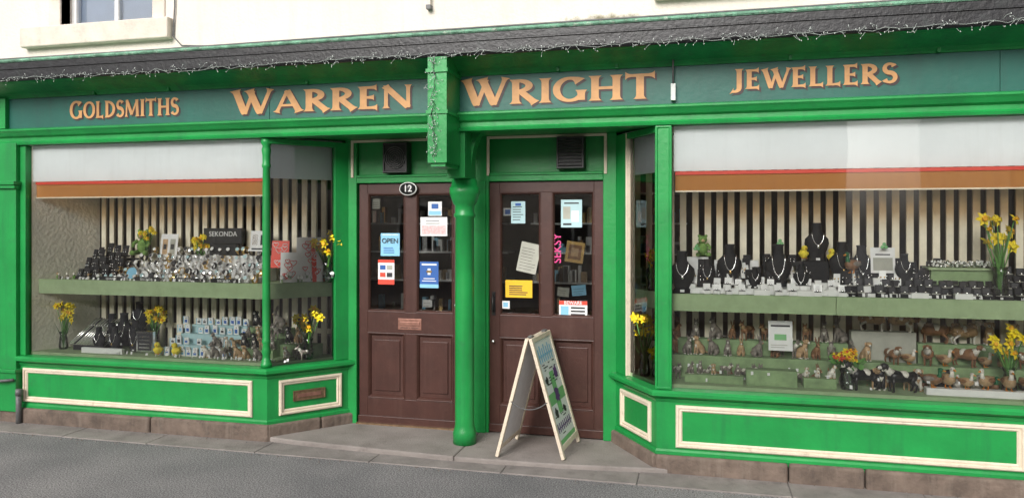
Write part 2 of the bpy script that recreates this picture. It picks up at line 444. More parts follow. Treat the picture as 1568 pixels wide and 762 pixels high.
def door(name, x0, x1, panes):
    e = bpy.data.objects.new(name, None); S.collection.objects.link(e); e.parent = shop
    b = MB(); y0, y1 = YD, YD+.045
    z0, z1, pz0, pz1 = .05, 1.98, .948, 1.90
    (a0,a1),(b0,b1) = panes
    b.box(x0,a0,y0,y1,z0,z1,BROWN); b.box(b1,x1,y0,y1,z0,z1,BROWN)
    b.box(a0,b1,y0,y1,pz1,z1,BROWN); b.box(a0,b1,y0,y1,.78,pz0,BROWN); b.box(a0,b1,y0,y1,z0,.25,BROWN)
    b.box(a1,b0,y0,y1,pz0,pz1,BROWN); b.box(a1,b0,y0,y1,.25,.78,BROWN)
    for p,q in panes:
        b.box(p,q,y0+.022,y1,.25,.78,BROWN)
        b.box(p+.05,q-.05,y0+.012,y0+.022,.31,.72,BROWN)
        b.frame(p,q,.25,.78,y0+.022,[(0,.026),(.006,.028),(.02,.012),(.026,0)],BROWN)
        b.frame(p,q,pz0,pz1,y0+.02,[(0,.024),(.006,.024),(.018,.008),(.018,0)],BROWN)
    b.box(x0,x1,y0-.02,y0,z0,z0+.06,BROWN)
    b.obj('door_frame', e, bevel=.003)
    b = MB()
    for p,q in panes: b.add([(p,y0+.022,pz0),(q,y0+.022,pz0),(q,y0+.022,pz1),(p,y0+.022,pz1)],[(0,1,2,3)],DGLASS)
    b.obj('door_glazing', e)
    return e
d1 = door('left_door', -2.69, -1.80, ((-2.615,-2.292),(-2.197,-1.885)))
d2 = door('right_door', -1.588, -.70, ((-1.507,-1.181),(-1.094,-.772)))
b = MB(); b.box(-2.35,-2.15,YD-.006,YD,.81,.9,COPPER); b.box(-2.335,-2.165,YD-.012,YD-.006,.845,.875,COPPER); b.obj('letterbox_flap', d1, bevel=.003)
text('print','JEWELLERY & WATCHES',(-2.25,YD-.0075,.826),.014,INK,d1)
b = MB(); b.lathe((0,0,0),[(.008,0),(.008,.03),(.016,.04),(.018,.05),(.012,.06),(.002,.062)],SILVER,12)
kn = b.mesh('door_knob')
place(kn,'door_knob',(-1.845,YD,1.02),rx=rad(90),parent=d1); place(kn,'door_knob',(-1.55,YD,.75),rx=rad(90),sc=.7,parent=d2)
b = MB(); b.box(-1.565,-1.54,YD-.01,YD,.95,1.13,BLACKP); b.tube([(-1.552,YD-.01,.98),(-1.552,YD-.045,.99),(-1.552,YD-.045,1.09),(-1.552,YD-.01,1.10)],.008,BLACKP,8); b.obj('door_handle', d2)
b = MB(); b.box(-2.70,-1.80,.49,.53,.042,.054,BRASS); b.obj('door_threshold', d1)

# number plaque
e = empty('house_number_plaque')
b = MB(); b.M = Matrix.Translation((-2.25,YF-.002,1.935)) @ Matrix.Rotation(rad(90),4,'X')
b.lathe((0,0,0),[(.075,0),(.075,.008),(.068,.012),(.002,.0125)],WHITEG,32,1,.72)
b.lathe((0,0,.004),[(.066,0),(.066,.0095),(.002,.0098)],BLACKP,32,1,.7); b.obj('oval_plate', e)
text('numerals','12',(-2.25,YF-.018,1.935),.075,WHITEG,e,bold=.001)

# vents
VENTP = mat('vent_plastic', (.035,.035,.036), .45, .2, 20)
def vent(name, cx, cz, fan):
    e = empty(name); b = MB(); w, h = .105, .12; y = YF-.045
    b.box(cx-w,cx+w,y,.54,cz-h,cz+h,BLACKP)
    b.frame(cx-w,cx+w,cz-h,cz+h,y,[(0,0),(.004,.012),(.014,.012),(.018,.002)],VENTP)
    if fan:
        b.M = Matrix.Translation((cx,y,cz)) @ Matrix.Rotation(rad(90),4,'X')
        for rr in (.086,.07,.054,.038,.022):
            pts = [(rr*math.cos(t*math.pi/12),rr*math.sin(t*math.pi/12),.010) for t in range(25)]
            b.tube(pts,.0035,LEADM,5)
        for t in range(12):
            a = t*math.pi/6; b.tube([(.015*math.cos(a),.015*math.sin(a),.008),(.09*math.cos(a),.09*math.sin(a),.008)],.003,VENTP,5)
    else:
        for i in range(9):
            z = cz-h+.025+i*.0235
            b.add([(cx-w+.015,y-.002,z+.014),(cx+w-.015,y-.002,z+.014),(cx+w-.015,y-.018,z),(cx-w+.015,y-.018,z)],[(0,1,2,3)],LEADM)
    b.M = Matrix(); b.obj('housing', e)
vent('extractor_fan', -2.345, 2.18, True); vent('extractor_vent', -.94, 2.19, False)

# ------------------------------------------------------------------ sign lettering
T, t_ = .21, .115
def st(p0,p1,w,f0=1.75,f1=1.75):
    p0, p1 = Vector(p0), Vector(p1); L = (p1-p0).length
    k = [(0,f0),(.035/L,1+(f0-1)*.55),(.09/L,1+(f0-1)*.15),(.17/L,1),(1-.17/L,1),(1-.09/L,1+(f1-1)*.15),(1-.035/L,1+(f1-1)*.55),(1,f1)]
    if L < .36: k = [(0,f0),(.3,1),(.7,1),(1,f1)]
    return ([p0.lerp(p1,a) for a,_ in k],[w*q for _,q in k])
def arc(cx,cy,rx,ry,a0,a1,wt=T,wn=t_,n=26,e0=1,e1=1):
    P=[];W=[]
    for i in range(n+1):
        a = rad(a0+(a1-a0)*i/n); P.append(Vector((cx+rx*math.cos(a),cy+ry*math.sin(a)))); w=wn+(wt-wn)*abs(math.cos(a))**1.3
        u=i/n; w*= e0+(1-e0)*min(1,u*8) if e0!=1 else 1; w*= e1+(1-e1)*min(1,(1-u)*8) if e1!=1 else 1
        W.append(w)
    return (P,W)
def glyph(c):
    if c=='I': return [st((.17,0),(.17,1),T)],.34
    if c=='L': return [st((.17,0),(.17,1),T),st((.12,.06),(.6,.06),t_,1,2.6)],.66
    if c=='E': return [st((.17,0),(.17,1),T),st((.12,.055),(.6,.055),t_,1,2.6),st((.12,.51),(.5,.51),t_,1,2.2),st((.12,.945),(.58,.945),t_,1,2.6)],.68
    if c=='T': return [st((.42,0),(.42,1),T),st((.02,.94),(.82,.94),t_,2.8,2.8)],.86
    if c=='H': return [st((.17,0),(.17,1),T),st((.76,0),(.76,1),T),st((.1,.5),(.8,.5),t_,1,1)],.93
    if c=='N': return [st((.13,0),(.13,1),t_,2,1.6),st((.1,.98),(.8,.02),T,1.2,1),st((.8,0),(.8,1),t_,1.1,2)],.93
    if c=='M': return [st((.12,0),(.16,1),t_,2.1,1.5),st((.16,.98),(.55,.12),T,1,1),st((.55,.12),(.94,.98),t_,1,1),st((.98,0),(.94,1),T,1.7,1.2)],1.13
    if c=='W': return [st((.1,1),(.38,0),T,1.7,.8),st((.38,0),(.64,.95),t_,1,1),st((.52,1),(.84,0),T,1.7,.8),st((.84,0),(1.14,1),t_,1,2.2)],1.2
    if c=='A': return [st((.08,0),(.43,1),t_,2.2,1),st((.42,1),(.82,0),T,1,1.7),st((.2,.32),(.7,.32),t_*.9,1,1)],.9
    if c=='R': return [st((.17,0),(.17,1),T),arc(.22,.73,.34,.215,95,-100),st((.3,.52),(.74,.0),T,.8,1.5)],.8
    if c=='D': return [st((.17,0),(.17,1),T),arc(.2,.5,.52,.44,92,-92)],.83
    if c=='O': return [arc(.46,.5,.37,.45,0,360,n=40)],.92
    if c=='G': return [arc(.48,.5,.38,.45,42,320,n=36,e0=2.0),st((.8,.46),(.8,.05),T,1.6,1.0)],.96
    if c=='S':
        P=[];W=[]
        for i in range(19):
            a=rad(25+(270-25)*i/18); P.append(Vector((.31+.2*math.cos(a),.74+.215*math.sin(a))))
        for i in range(1,20):
            a=rad(90-(245)*i/19); P.append(Vector((.31+.225*math.cos(a),.285+.235*math.sin(a))))
        n=len(P)
        for i in range(n):
            u=i/(n-1); W.append(t_+(T-t_)*max(0,math.sin(math.pi*u))**2+ (.10 if u<.03 or u>.97 else (.05 if u<.07 or u>.93 else 0)))
        return [(P,W)],.62
    if c=='J': return [st((.32,1),(.32,.1),T,1.75,1),arc(.12,.1,.2,.2,0,-125,T,t_,14,1,2.2)],.52
    return [],.35
def lettering(name, word, x0, x1, z0, h, parent, capscale=1.0):
    gl=[]; cur=0
    for i,c in enumerate(word):
        s_,a = glyph(c); k = capscale if i==0 else 1.0
        gl.append((s_,cur,k)); cur += (a+.055)*k
    W = (x1-x0)/(cur-.055)
    b = MB()
    for layer,(m,ox,oz,yy,ex) in enumerate(((SHAD,.013,-.013,-.0155,.1),(GOLD,0,0,-.0185,0))):
        for s_,cx,k in gl:
            for j,(P,Wd) in enumerate(s_):
                v=[];f=[]; n=len(P)
                for i in range(n):
                    tdir=(P[min(i+1,n-1)]-P[max(i-1,0)]).normalized(); nn=Vector((-tdir.y,tdir.x))
                    hw=Wd[i]/2*(1+ex)
                    for sg in (1,-1):
                        q=P[i]+nn*hw*sg
                        v.append((x0+ox+(cx+q.x*k)*W, yy-j*.0005, z0+oz+(q.y*k-(k-1)*.1)*h))
                for i in range(n-1): f.append((2*i,2*i+1,2*i+3,2*i+2))
                b.add(v,f,m)
    b.obj(name,parent)
lettering('lettering_goldsmiths','GOLDSMITHS',-5.0,-3.965,2.512,.135,shop,1.08)
lettering('lettering_warren','WARREN',-3.49,-2.01,2.497,.165,shop,1.12)
lettering('lettering_wright','WRIGHT',-1.63,-.28,2.492,.168,shop,1.12)
lettering('lettering_jewellers','JEWELLERS',.20,1.185,2.528,.125,shop,1.06)

# ------------------------------------------------------------------ upper wall
b = MB()
def wallwith(x0,x1,y0,y1,z0,z1,holes,m):
    xs = sorted(holes); cur = x0
    for a,c,p,q in xs:
        b.box(cur,a,y0,y1,z0,z1,m); b.box(a,c,y0,y1,z0,p,m); b.box(a,c,y0,y1,q,z1,m); cur = c
    b.box(cur,x1,y0,y1,z0,z1,m)
holes = [(-5.20,-4.30,3.31,4.75),(-.15,.75,3.34,4.75)]
wallwith(-14,12,.1,.4,2.83,7,holes,RENDERW)
b.obj('upper_wall', shop)
b = MB()
for a,c,p,q in holes:
    b.box(a-.36 if a<-2 else a-.15,c+.19 if a<-2 else c+.15,.03,.3,p-.17,p-.003,SILLST)
    b.box(a-.12,a,.085,.2,p,q+.12,SILLST); b.box(c,c+.12,.085,.2,p,q+.12,SILLST); b.box(a,c,.085,.2,q,q+.12,SILLST)
    b.box(a,a+.05,.2,.26,p,q,WHITEG); b.box(c-.05,c,.2,.26,p,q,WHITEG); b.box(a+.05,c-.05,.2,.26,p,p+.045,WHITEG)
    b.box(a+.05,c-.05,.2,.26,q-.05,q,WHITEG); b.box((a+c)/2-.02,(a+c)/2+.02,.205,.255,p+.045,q-.05,WHITEG); b.box(a+.05,c-.05,.205,.25,(p+q)/2-.02,(p+q)/2+.02,WHITEG)
b.obj('upper_window_frames', shop, bevel=.01)
b = MB()
CURT_REFL = mat('curtain_reflection_tint',(.6,.68,.85),.9,.1,3)  # curtain sheet coloured bluish white in place of a reflection on the panes
for a,c,p,q in holes:
    b.add([(a,.23,p),(c,.23,p),(c,.23,q),(a,.23,q)],[(0,1,2,3)],DGLASS); b.box(a-.1,c+.1,.26,.27,p+.002,q-.002,CURT_REFL)
b.obj('upper_window_glass', shop)
b = MB()
b.tube([(-4.09,.085,5),(-4.085,.085,3.4),(-4.10,.085,3.16),(-4.02,.085,3.08),(-3.6,.085,3.05),(-3,.085,3.06)],.006,LEADM,6)
b.box(-1.93,-1.905,.06,.1,3.25,3.6,RENDERW); b.box(-1.935,-1.90,.05,.1,3.22,3.25,LEADM)
b.tube([(-9,-.29,2.97),(-4,-.27,2.965),(-2,-.28,2.97),(-.5,-.27,2.97),(1.5,-.28,2.965),(6,-.28,2.97)],.007,LEADM,5)
b.obj('wall_cables', shop)
b = MB()
b.tube([(-.17,-.02,2.84),(-.17,-.06,2.75),(-.17,-.05,2.58)],.006,LEADM,6)
b.box(-.185,-.155,-.05,-.016,2.47,2.58,BULB); b.obj('cable_clip', shop)

b = MB()
b.box(-14,-5.78,.02,.1,-.05,2.8,RENDERW); b.box(3.3,12,.02,.1,-.05,2.8,RENDERW)
b.box(-14,12,.4,6,2.45,2.6,SHOPW); b.box(-14,12,.1,6,6.9,7.1,LEADM)
b.obj('neighbouring_walls', shop)
b = MB()
b.box(-5.8,3.3,.66,5.0,-.02,.02,SHOPF); b.box(-5.8,3.3,5,5.1,0,2.5,SHOPW); b.box(-5.9,-5.8,.1,5,0,2.5,SHOPW); b.box(3.3,3.4,.1,5,0,2.5,SHOPW)
b.box(-5.8,3.3,.66,5.0,2.40,2.44,SHOPW)
b.obj('shop_interior', shop)

# ------------------------------------------------------------------ bay interiors
b = MB()
slab([(-5.5,.05),(-3.22,.05),(-2.80,.53),(-5.4,.53)], .50, .585, SAGE, b)
slab([(-.60,.53),(-.25,.05),(2.95,.05),(2.95,.53)], .50, .585, SAGE, b)
slab([(-5.46,.04),(-5.47,.6),(-5.5,.6),(-5.5,.04)][::-1], .5, 2.33, BAYW, b)
slab([(-5.455,.05),(-5.24,.56),(-5.47,.56)], .586, 2.33, BAYW, b)
slab([(-5.44,.07),(-3.26,.07),(-2.84,.53),(-5.3,.53)], 2.318, 2.33, WHITE, b)
slab([(-.56,.53),(-.22,.07),(2.93,.07),(2.93,.53)], 2.318, 2.33, WHITE, b)
b.box(2.93,2.95,.06,.56,.586,2.33,BAYW)
b.box(-2.805,-2.78,.52,.56,.58,2.33,GREEN)
b.obj('bay_interior', shop)
b = MB()
x=-5.2
while x<-2.86: b.box(x,x+.046,.535,.555,.586,2.30,SLAT); x+=.086+R.uniform(-.006,.006)
x=-.56
while x<2.9: b.box(x,x+.045,.535,.555,.586,2.30,SLAT); x+=.084+R.uniform(-.006,.006)
for z in (.75,): b.box(-5.2,-2.82,.556,.575,z,z+.04,SLAT); b.box(-.56,2.9,.556,.575,z,z+.04,SLAT)
b.obj('slatted_back_screen', shop)
b = MB()
b.sweep([(-5.44,.10),(-3.28,.10),(-2.86,.50)],[(-.02,1.07),(0,1.07),(0,1.19),(-.02,1.19)],SAGE)
slab([(-5.44,.12),(-3.28,.12),(-2.88,.50),(-5.27,.50)],1.165,1.185,SAGE,b)
b.sweep([(-.53,.50),(-.22,.10),(.85,.10)],[(-.02,1.07),(0,1.07),(0,1.185),(-.02,1.185)],SAGE)
b.sweep([(.854,.10),(2.92,.10)],[(-.02,1.07),(0.0015,1.07),(0.0015,1.187),(-.02,1.187)],SAGE)
slab([(-.50,.50),(-.22,.12),(2.92,.12),(2.92,.50)],1.160,1.180,SAGE,b)
b.obj('display_shelf', shop)
b = MB()
b.sweep([(-5.45,.06),(-3.26,.06)],[(-.006,2.01),(0,2.01),(0,2.312),(-.006,2.312)],PELM)
b.sweep([(-3.235,.08),(-2.84,.545)],[(-.006,2.01),(0,2.01),(0,2.3),(-.006,2.3)],PELM)
b.sweep([(-.17,.06),(2.92,.06)],[(-.006,2.01),(0,2.01),(0,2.312),(-.006,2.312)],PELM)
b.sweep([(-.55,.545),(-.25,.08)],[(-.006,2.01),(0,2.01),(0,2.3),(-.006,2.3)],PELM)
b.obj('window_blind', shop)
b = MB()
for x0,x1 in ((-5.43,-3.28),(-.16,2.9)):
    b.box(x0,x1,.066,.085,1.985,2.008,RED)
    b.add([(x0,.075,1.88),(x1,.075,1.88),(x1,.075,1.985),(x0,.075,1.985)],[(0,1,2,3)],FILM)
    b.box(x0,x1,.068,.08,1.87,1.880,SLAT)
b.obj('amber_strip', shop)  # half-transparent orange strip behind the glass, red bar along its top

# ------------------------------------------------------------------ string lights
b = MB()
def tangle(x,y,z,n,sp):
    for _ in range(n):
        a = Vector((x+R.uniform(-sp,sp),y+R.uniform(-.015,.015),z+R.uniform(-.02,.02)))
        d = Vector((R.uniform(-1,1),R.uniform(-.4,.2),R.uniform(-.9,.7)))*R.uniform(.02,.045)
        b.tube([a,a+d*.5+Vector((0,-.005,R.uniform(-.012,.012))),a+d],.0014,WIRE,4)
        b.ell(a+d,(.003,.003,.005),BULB,5)
x=-6.2
while x<3.2:
    tangle(x,-.325,2.795,R.choice([1,2,2,3,4]),.05); x+=.045
pts=[]; x=-6.3
while x<3.2: pts.append((x,-.325+R.uniform(-.006,.006),2.795+R.uniform(-.02,.016))); x+=.07
b.tube(pts,.0018,WIRE,4)
z=2.78; pts=[]
while z>2.10:
    tangle(-1.745,-.318,z,4,.03); pts.append((-1.745+R.uniform(-.02,.02),-.315,z)); z-=.035
b.tube(pts,.0025,INK,4)
b.obj('string_lights')

# ------------------------------------------------------------------ down pipe
b = MB()
b.tube([(-5.47,-.06,-.01),(-5.47,-.06,.26)],.022,LEADM,12); b.tube([(-5.47,-.06,.24),(-5.465,-.06,.29)],.027,LEADM,12)
b.tube([(-5.75,-.1,.36),(-5.6,-.1,.36),(-5.5,-.08,.37)],.012,LEADM,8)
b.obj('drain_pipe')

# ------------------------------------------------------------------ a-frame sign
e = empty('a_frame_sign')
n0 = Vector((-1.145,-.06,.865)); f0 = Vector((-1.11,.42,.865))
fn, ff = Vector((-.906,-.04,.045)), Vector((-.868,.43,.045))
bn, bf = Vector((-1.367,-.08,.045)), Vector((-1.33,.39,.045))
def board(mb, tn, tf, gn, gf):
    X = (tf-tn); w = X.length; X = X.normalized()
    Z = (tn-gn); h = Z.length; Z = Z.normalized(); Y = Z.cross(X).normalized()
    M = Matrix(((X.x,Y.x,Z.x,gn.x),(X.y,Y.y,Z.y,gn.y),(X.z,Y.z,Z.z,gn.z),(0,0,0,1)))
    mb.M = M
    return w,h,M
b = MB(); w,h,MF = board(b,n0+Vector((.012,0,0)),f0+Vector((.012,0,0)),fn,ff)
b.box(0,.035,-.012,.012,0,h,CREAM); b.box(w-.035,w,-.012,.012,0,h,CREAM); b.box(.035,w-.035,-.012,.012,h-.035,h,CREAM); b.box(.035,w-.035,-.012,.012,.05,.085,CREAM)
b.box(.03,w-.03,-.005,.005,.08,h-.03,WHITE)
b.M = Matrix(); b.obj('front_panel', e, bevel=.004)
fnrm = (MF.to_3x3() @ Vector((0,1,0)))
sg = 1 if fnrm.x > 0 else -1
b = MB(); b.M = MF
def art(x0,x1,z0,z1,m,k=0):
    y = sg*(.0065+.0008*k); b.add([(x0,y,z0),(x1,y,z0),(x1,y,z1),(x0,y,z1)],[(0,1,2,3)],m)
art(.04,w-.04,.36,.44,PGREEN); art(.19,.29,.28,.58,PGREEN,1); art(.04,w-.04,.09,.12,PGREEN)
for i in range(7): art(.06+i*.05,.082+i*.05,.66,.76+.02*(i%2),LBLUE,1); art(.06+i*.05,.10+i*.05,.70,.715,LBLUE,2)
for i in range(8): art(.06+i*.045,.078+i*.045,.165,.23,PURPLE,1); art(.06+i*.045,.095+i*.045,.19,.2,PURPLE,2)
def blob(cx,cz,r,m,sd):
    q=random.Random(sd); v=[]
    for t in range(18):
        rr=r*(.7+.5*q.random()); v.append((cx+rr*math.cos(t*math.pi/9),sg*.0088,cz+rr*math.sin(t*math.pi/9)))
    b.add(v,[tuple(range(18))],m)
blob(.24,.41,.055,PURPLE,1); blob(.12,.30,.035,INK,2); blob(.34,.56,.045,PURPLE,3); blob(.33,.29,.03,INK,4); blob(.10,.53,.03,INK,5)
for i in range(40):
    x=R.uniform(.06,w-.12); z=R.choice([.50,.52,.54,.60,.62,.64,.25,.27,.29,.145]); art(x,x+R.uniform(.02,.06),z,z+.007,INK,2)
b.M=Matrix(); b.obj('printed_poster', e)
b = MB(); w,h,MBk = board(b,n0-Vector((.012,0,0)),f0-Vector((.012,0,0)),bn,bf)
b.box(0,.035,-.012,.012,0,h,CREAM); b.box(w-.035,w,-.012,.012,0,h,CREAM); b.box(.035,w-.035,-.012,.012,h-.035,h,CREAM); b.box(.035,w-.035,-.012,.012,.05,.085,CREAM)
b.box(.03,w-.03,-.005,.005,.08,h-.03,WHITE); b.M = Matrix(); b.obj('back_panel', e, bevel=.004)
b = MB()
a_, c_ = fn.lerp(n0,.47), bn.lerp(n0,.47)
for i in range(34):
    t=i/33; p=c_.lerp(a_,t); p.z-= .05*4*t*(1-t)*1.0
    b.ell(p,(.006,.0035,.0045),LEADM,6)
b.box(-1.16,-1.13,-.02,.06,.868,.876,LEADM); b.box(-1.13,-1.10,.3,.38,.868,.876,LEADM)
b.obj('hinges_and_chain', e)

# ------------------------------------------------------------------ door notices
def notice(name,x0,x1,z0,z1,base,bits,y=YD+.014,tilt=0,txt=None):
    e = empty(name); cx,cz=(x0+x1)/2,(z0+z1)/2; w,h=x1-x0,z1-z0
    e.location=(cx,y,cz); e.rotation_euler=(0,tilt,0)
    b=MB(); b.box(-w/2,w/2,-.001,.001,-h/2,h/2,base)
    for k,(a,c,p,q,m) in enumerate(bits):
        yy=-.0016-.0003*k
        b.add([(-w/2+a*w,yy,-h/2+p*h),(-w/2+c*w,yy,-h/2+p*h),(-w/2+c*w,yy,-h/2+q*h),(-w/2+a*w,yy,-h/2+q*h)],[(0,1,2,3)],m)
    b.obj('card',e)
    if txt:
        for s_,sz,dx,dz,m in txt: text('print',s_,(dx*w,-.006,dz*h),sz,m,e,bold=.0005)
    return e
def lines(n,m,a=.12,c=.88,z0=.15,z1=.85,th=.03):
    return [(a,R.uniform(c-.25,c),z0+(z1-z0)*i/n,z0+(z1-z0)*i/n+th,m) for i in range(n)]
notice('open_sign',-2.507,-2.343,1.398,1.581,LBLUE,lines(4,BLUE,.15,.85,.12,.42,.03)+[(.08,.92,.92,.95,WHITE)],txt=[('OPEN',.055,0,.16,INK)])
notice('card_payment_notice',-2.53,-2.389,1.168,1.367,WHITE,[(0,1,0,.2,RED),(0,1,.88,1,RED),(.12,.46,.6,.78,BLUE),(.54,.88,.6,.78,GREYP),(.12,.46,.3,.48,RED),(.54,.88,.3,.48,INK)])
notice('trade_association_sticker',-2.10,-1.985,1.72,1.833,WHITE,[(.05,.95,.05,.35,LBLUE),(.25,.75,.5,.85,BLUE)])
notice('floral_notice',-2.165,-1.94,1.56,1.71,WHITE,[(.05,.95,.1,.55,PALEPINK)]+lines(2,INK,.2,.8,.65,.9,.03))
notice('hallmark_notice',-2.17,-2.013,1.147,1.356,BLUE,[(.1,.9,.86,.92,WHITE),(0,1,0,.14,LBLUE),(.12,.88,.25,.28,WHITE),(.2,.8,.34,.37,WHITE),(.42,.58,.5,.74,WHITE),(.36,.64,.58,.66,GOLDM)])
notice('opening_hours_card',-1.418,-1.306,1.66,1.83,LTEAL,lines(6,INK)+[(.3,.7,.8,.92,BLUE)])
notice('floral_poster',-1.026,-.865,1.63,1.84,LTEAL,[(.1,.45,.3,.75,GREYP),(.5,.85,.2,.6,WHITE),(.15,.85,.85,.9,INK),(.1,.5,.08,.15,INK)])
notice('aged_letter',-1.357,-1.20,1.28,1.51,GREYP,lines(8,INK,.1,.9,.1,.9,.012),tilt=rad(12))
notice('security_notice',-1.463,-1.25,1.088,1.222,YELLOW,lines(5,INK,.14,.86,.15,.75,.055),y=YD+.012)
e=notice('beware_notice',-1.041,-.825,.945,1.073,WHITE,[(0,1,.76,1,RED),(.06,.34,.12,.68,LBLUE)]+[(.42,.92,.14+i*.2,.24+i*.2,INK) for i in range(3)],txt=[('BEWARE',.036,0,.38,WHITE)])
notice('small_sticker',-1.494,-1.43,1.0,1.06,WHITE,[(.2,.8,.2,.8,LBLUE)])
notice('small_sticker',-1.06,-.97,1.10,1.17,GREYP,lines(3,INK),y=YD+.05,tilt=.1)
notice('small_sticker',-.95,-.84,1.11,1.19,LBLUE,lines(3,INK),y=YD+.05,tilt=-.1)
notice('small_sticker',-2.60,-2.53,1.78,1.86,GREYP,lines(3,INK),y=YD+.05)
notice('small_sticker',-1.49,-1.42,1.72,1.78,WHITE,[(.2,.8,.2,.8,BLUE)],y=YD+.05)
notice('small_sticker',-2.16,-2.08,.99,1.05,WHITE,lines(2,INK),y=YD+.05)
e=empty('pink_sticker_lettering'); text('print','SEKSY',(-1.052,YD+.012,1.47),.085,PINK,e,rot=(rad(90),rad(-90),0),bold=.0008)
e=notice('framed_picture',-1.0,-.858,1.36,1.52,GOLDM,[(.15,.85,.15,.85,FBROWN),(.3,.7,.3,.7,FTAN)],y=YD+.07,tilt=rad(8))

# ------------------------------------------------------------------ small object meshes
def flower(mb,c,yaw,pitch,r,pm=PETAL,tm=TRUMP):
    M0=mb.M.copy(); mb.M = M0 @ Matrix.Translation(c) @ Matrix.Rotation(yaw,4,'Z') @ Matrix.Rotation(pitch,4,'X')
    for i in range(6):
        a=i*math.pi/3; ca,sa=math.cos(a),math.sin(a); cb,sb=math.cos(a+.5),math.sin(a+.5); cc,sc=math.cos(a-.5),math.sin(a-.5)
        mb.add([(0,0,0),(r*.6*cb,r*.6*sb,r*.15),(r*ca,r*sa,-r*.05),(r*.6*cc,r*.6*sc,r*.15)],[(0,1,2,3)],pm)
    mb.lathe((0,0,0),[(r*.2,0),(r*.24,r*.3),(r*.36,r*.5),(r*.2,r*.45)],tm,8)
    mb.M=M0
def vase_mesh(seed,h=.34,n=9,vh=.14):
    r=random.Random(seed); b=MB()
    b.lathe((0,0,0),[(.03,0),(.036,.02),(.03,vh*.6),(.024,vh*.8),(.034,vh)],VASEG,14)
    for i in range(n):
        a=r.uniform(0,6.28); s=r.uniform(.02,.09); hh=h*r.uniform(.62,1)
        p=(s*math.cos(a),s*math.sin(a)*.7,hh)
        b.tube([(0,0,.01),(p[0]*.25,p[1]*.25,hh*.5),p],.0028,LEAF,5)
        flower(b,p,math.pi*.0+r.uniform(-.9,.9),r.uniform(.7,1.5),r.uniform(.03,.04),PETAL,TRUMP if r.random()<.5 else PETAL)
    for i in range(10):
        a=r.uniform(0,6.28); s=r.uniform(.03,.08); hh=h*r.uniform(.5,.9); q=Vector((-math.sin(a),math.cos(a),0))*.006
        p0=Vector((0,0,.03)); p1=Vector((s*.4*math.cos(a),s*.4*math.sin(a),hh*.6)); p2=Vector((s*math.cos(a),s*math.sin(a)*.7,hh))
        b.add([p0-q,p0+q,p1+q,p1-q,p2],[(0,1,2,3),(3,2,4)],LEAF)
    return b.mesh('daffodil_vase')
VA=[vase_mesh(1,n=13),vase_mesh(2,.36,12),vase_mesh(3,.3,15)]
def bust_mesh(chain=1):
    b=MB(); prof=[(.052,.028,0),(.056,.03,.012),(.04,.025,.03),(.062,.034,.07),(.074,.038,.11),(.07,.036,.14),(.045,.03,.165),(.03,.027,.185),(.028,.026,.225),(.032,.028,.24)]
    n=18; v=[]; f=[]
    for w,d,z in prof:
        for i in range(n):
            a=2*math.pi*i/n; v.append((w*math.cos(a),d*math.sin(a),z))
    for j in range(len(prof)-1):
        for i in range(n): f.append((j*n+i,j*n+(i+1)%n,(j+1)*n+(i+1)%n,(j+1)*n+i))
    f.append(tuple((len(prof)-1)*n+i for i in range(n)))
    b.add(v,f,BLACKV,True)
    pts=[]
    for i in range(15):
        t=-1+2*i/14; z=.178-(1-t*t)*(.075+.02*chain)
        pts.append((t*.036*(1+.35*(1-t*t)), -.029-.011*(1-t*t), z))
    b.tube(pts,.0028 if chain<2 else .004,SILVER,5)
    zl=.178-(.075+.02*chain)
    b.ell((0,-.043,zl-.010),(.009,.005,.013),SILVER if chain!=1 else GOLDM,8)
    if chain==2:
        for i in range(3,12): b.ell(pts[i],(.006,.005,.006),SILVER,6)
    b.box(-.012,.012,-.034,-.032,.008,.022,WHITE)
    return b.mesh('necklace_bust')
BU=[bust_mesh(0),bust_mesh(1),bust_mesh(2)]
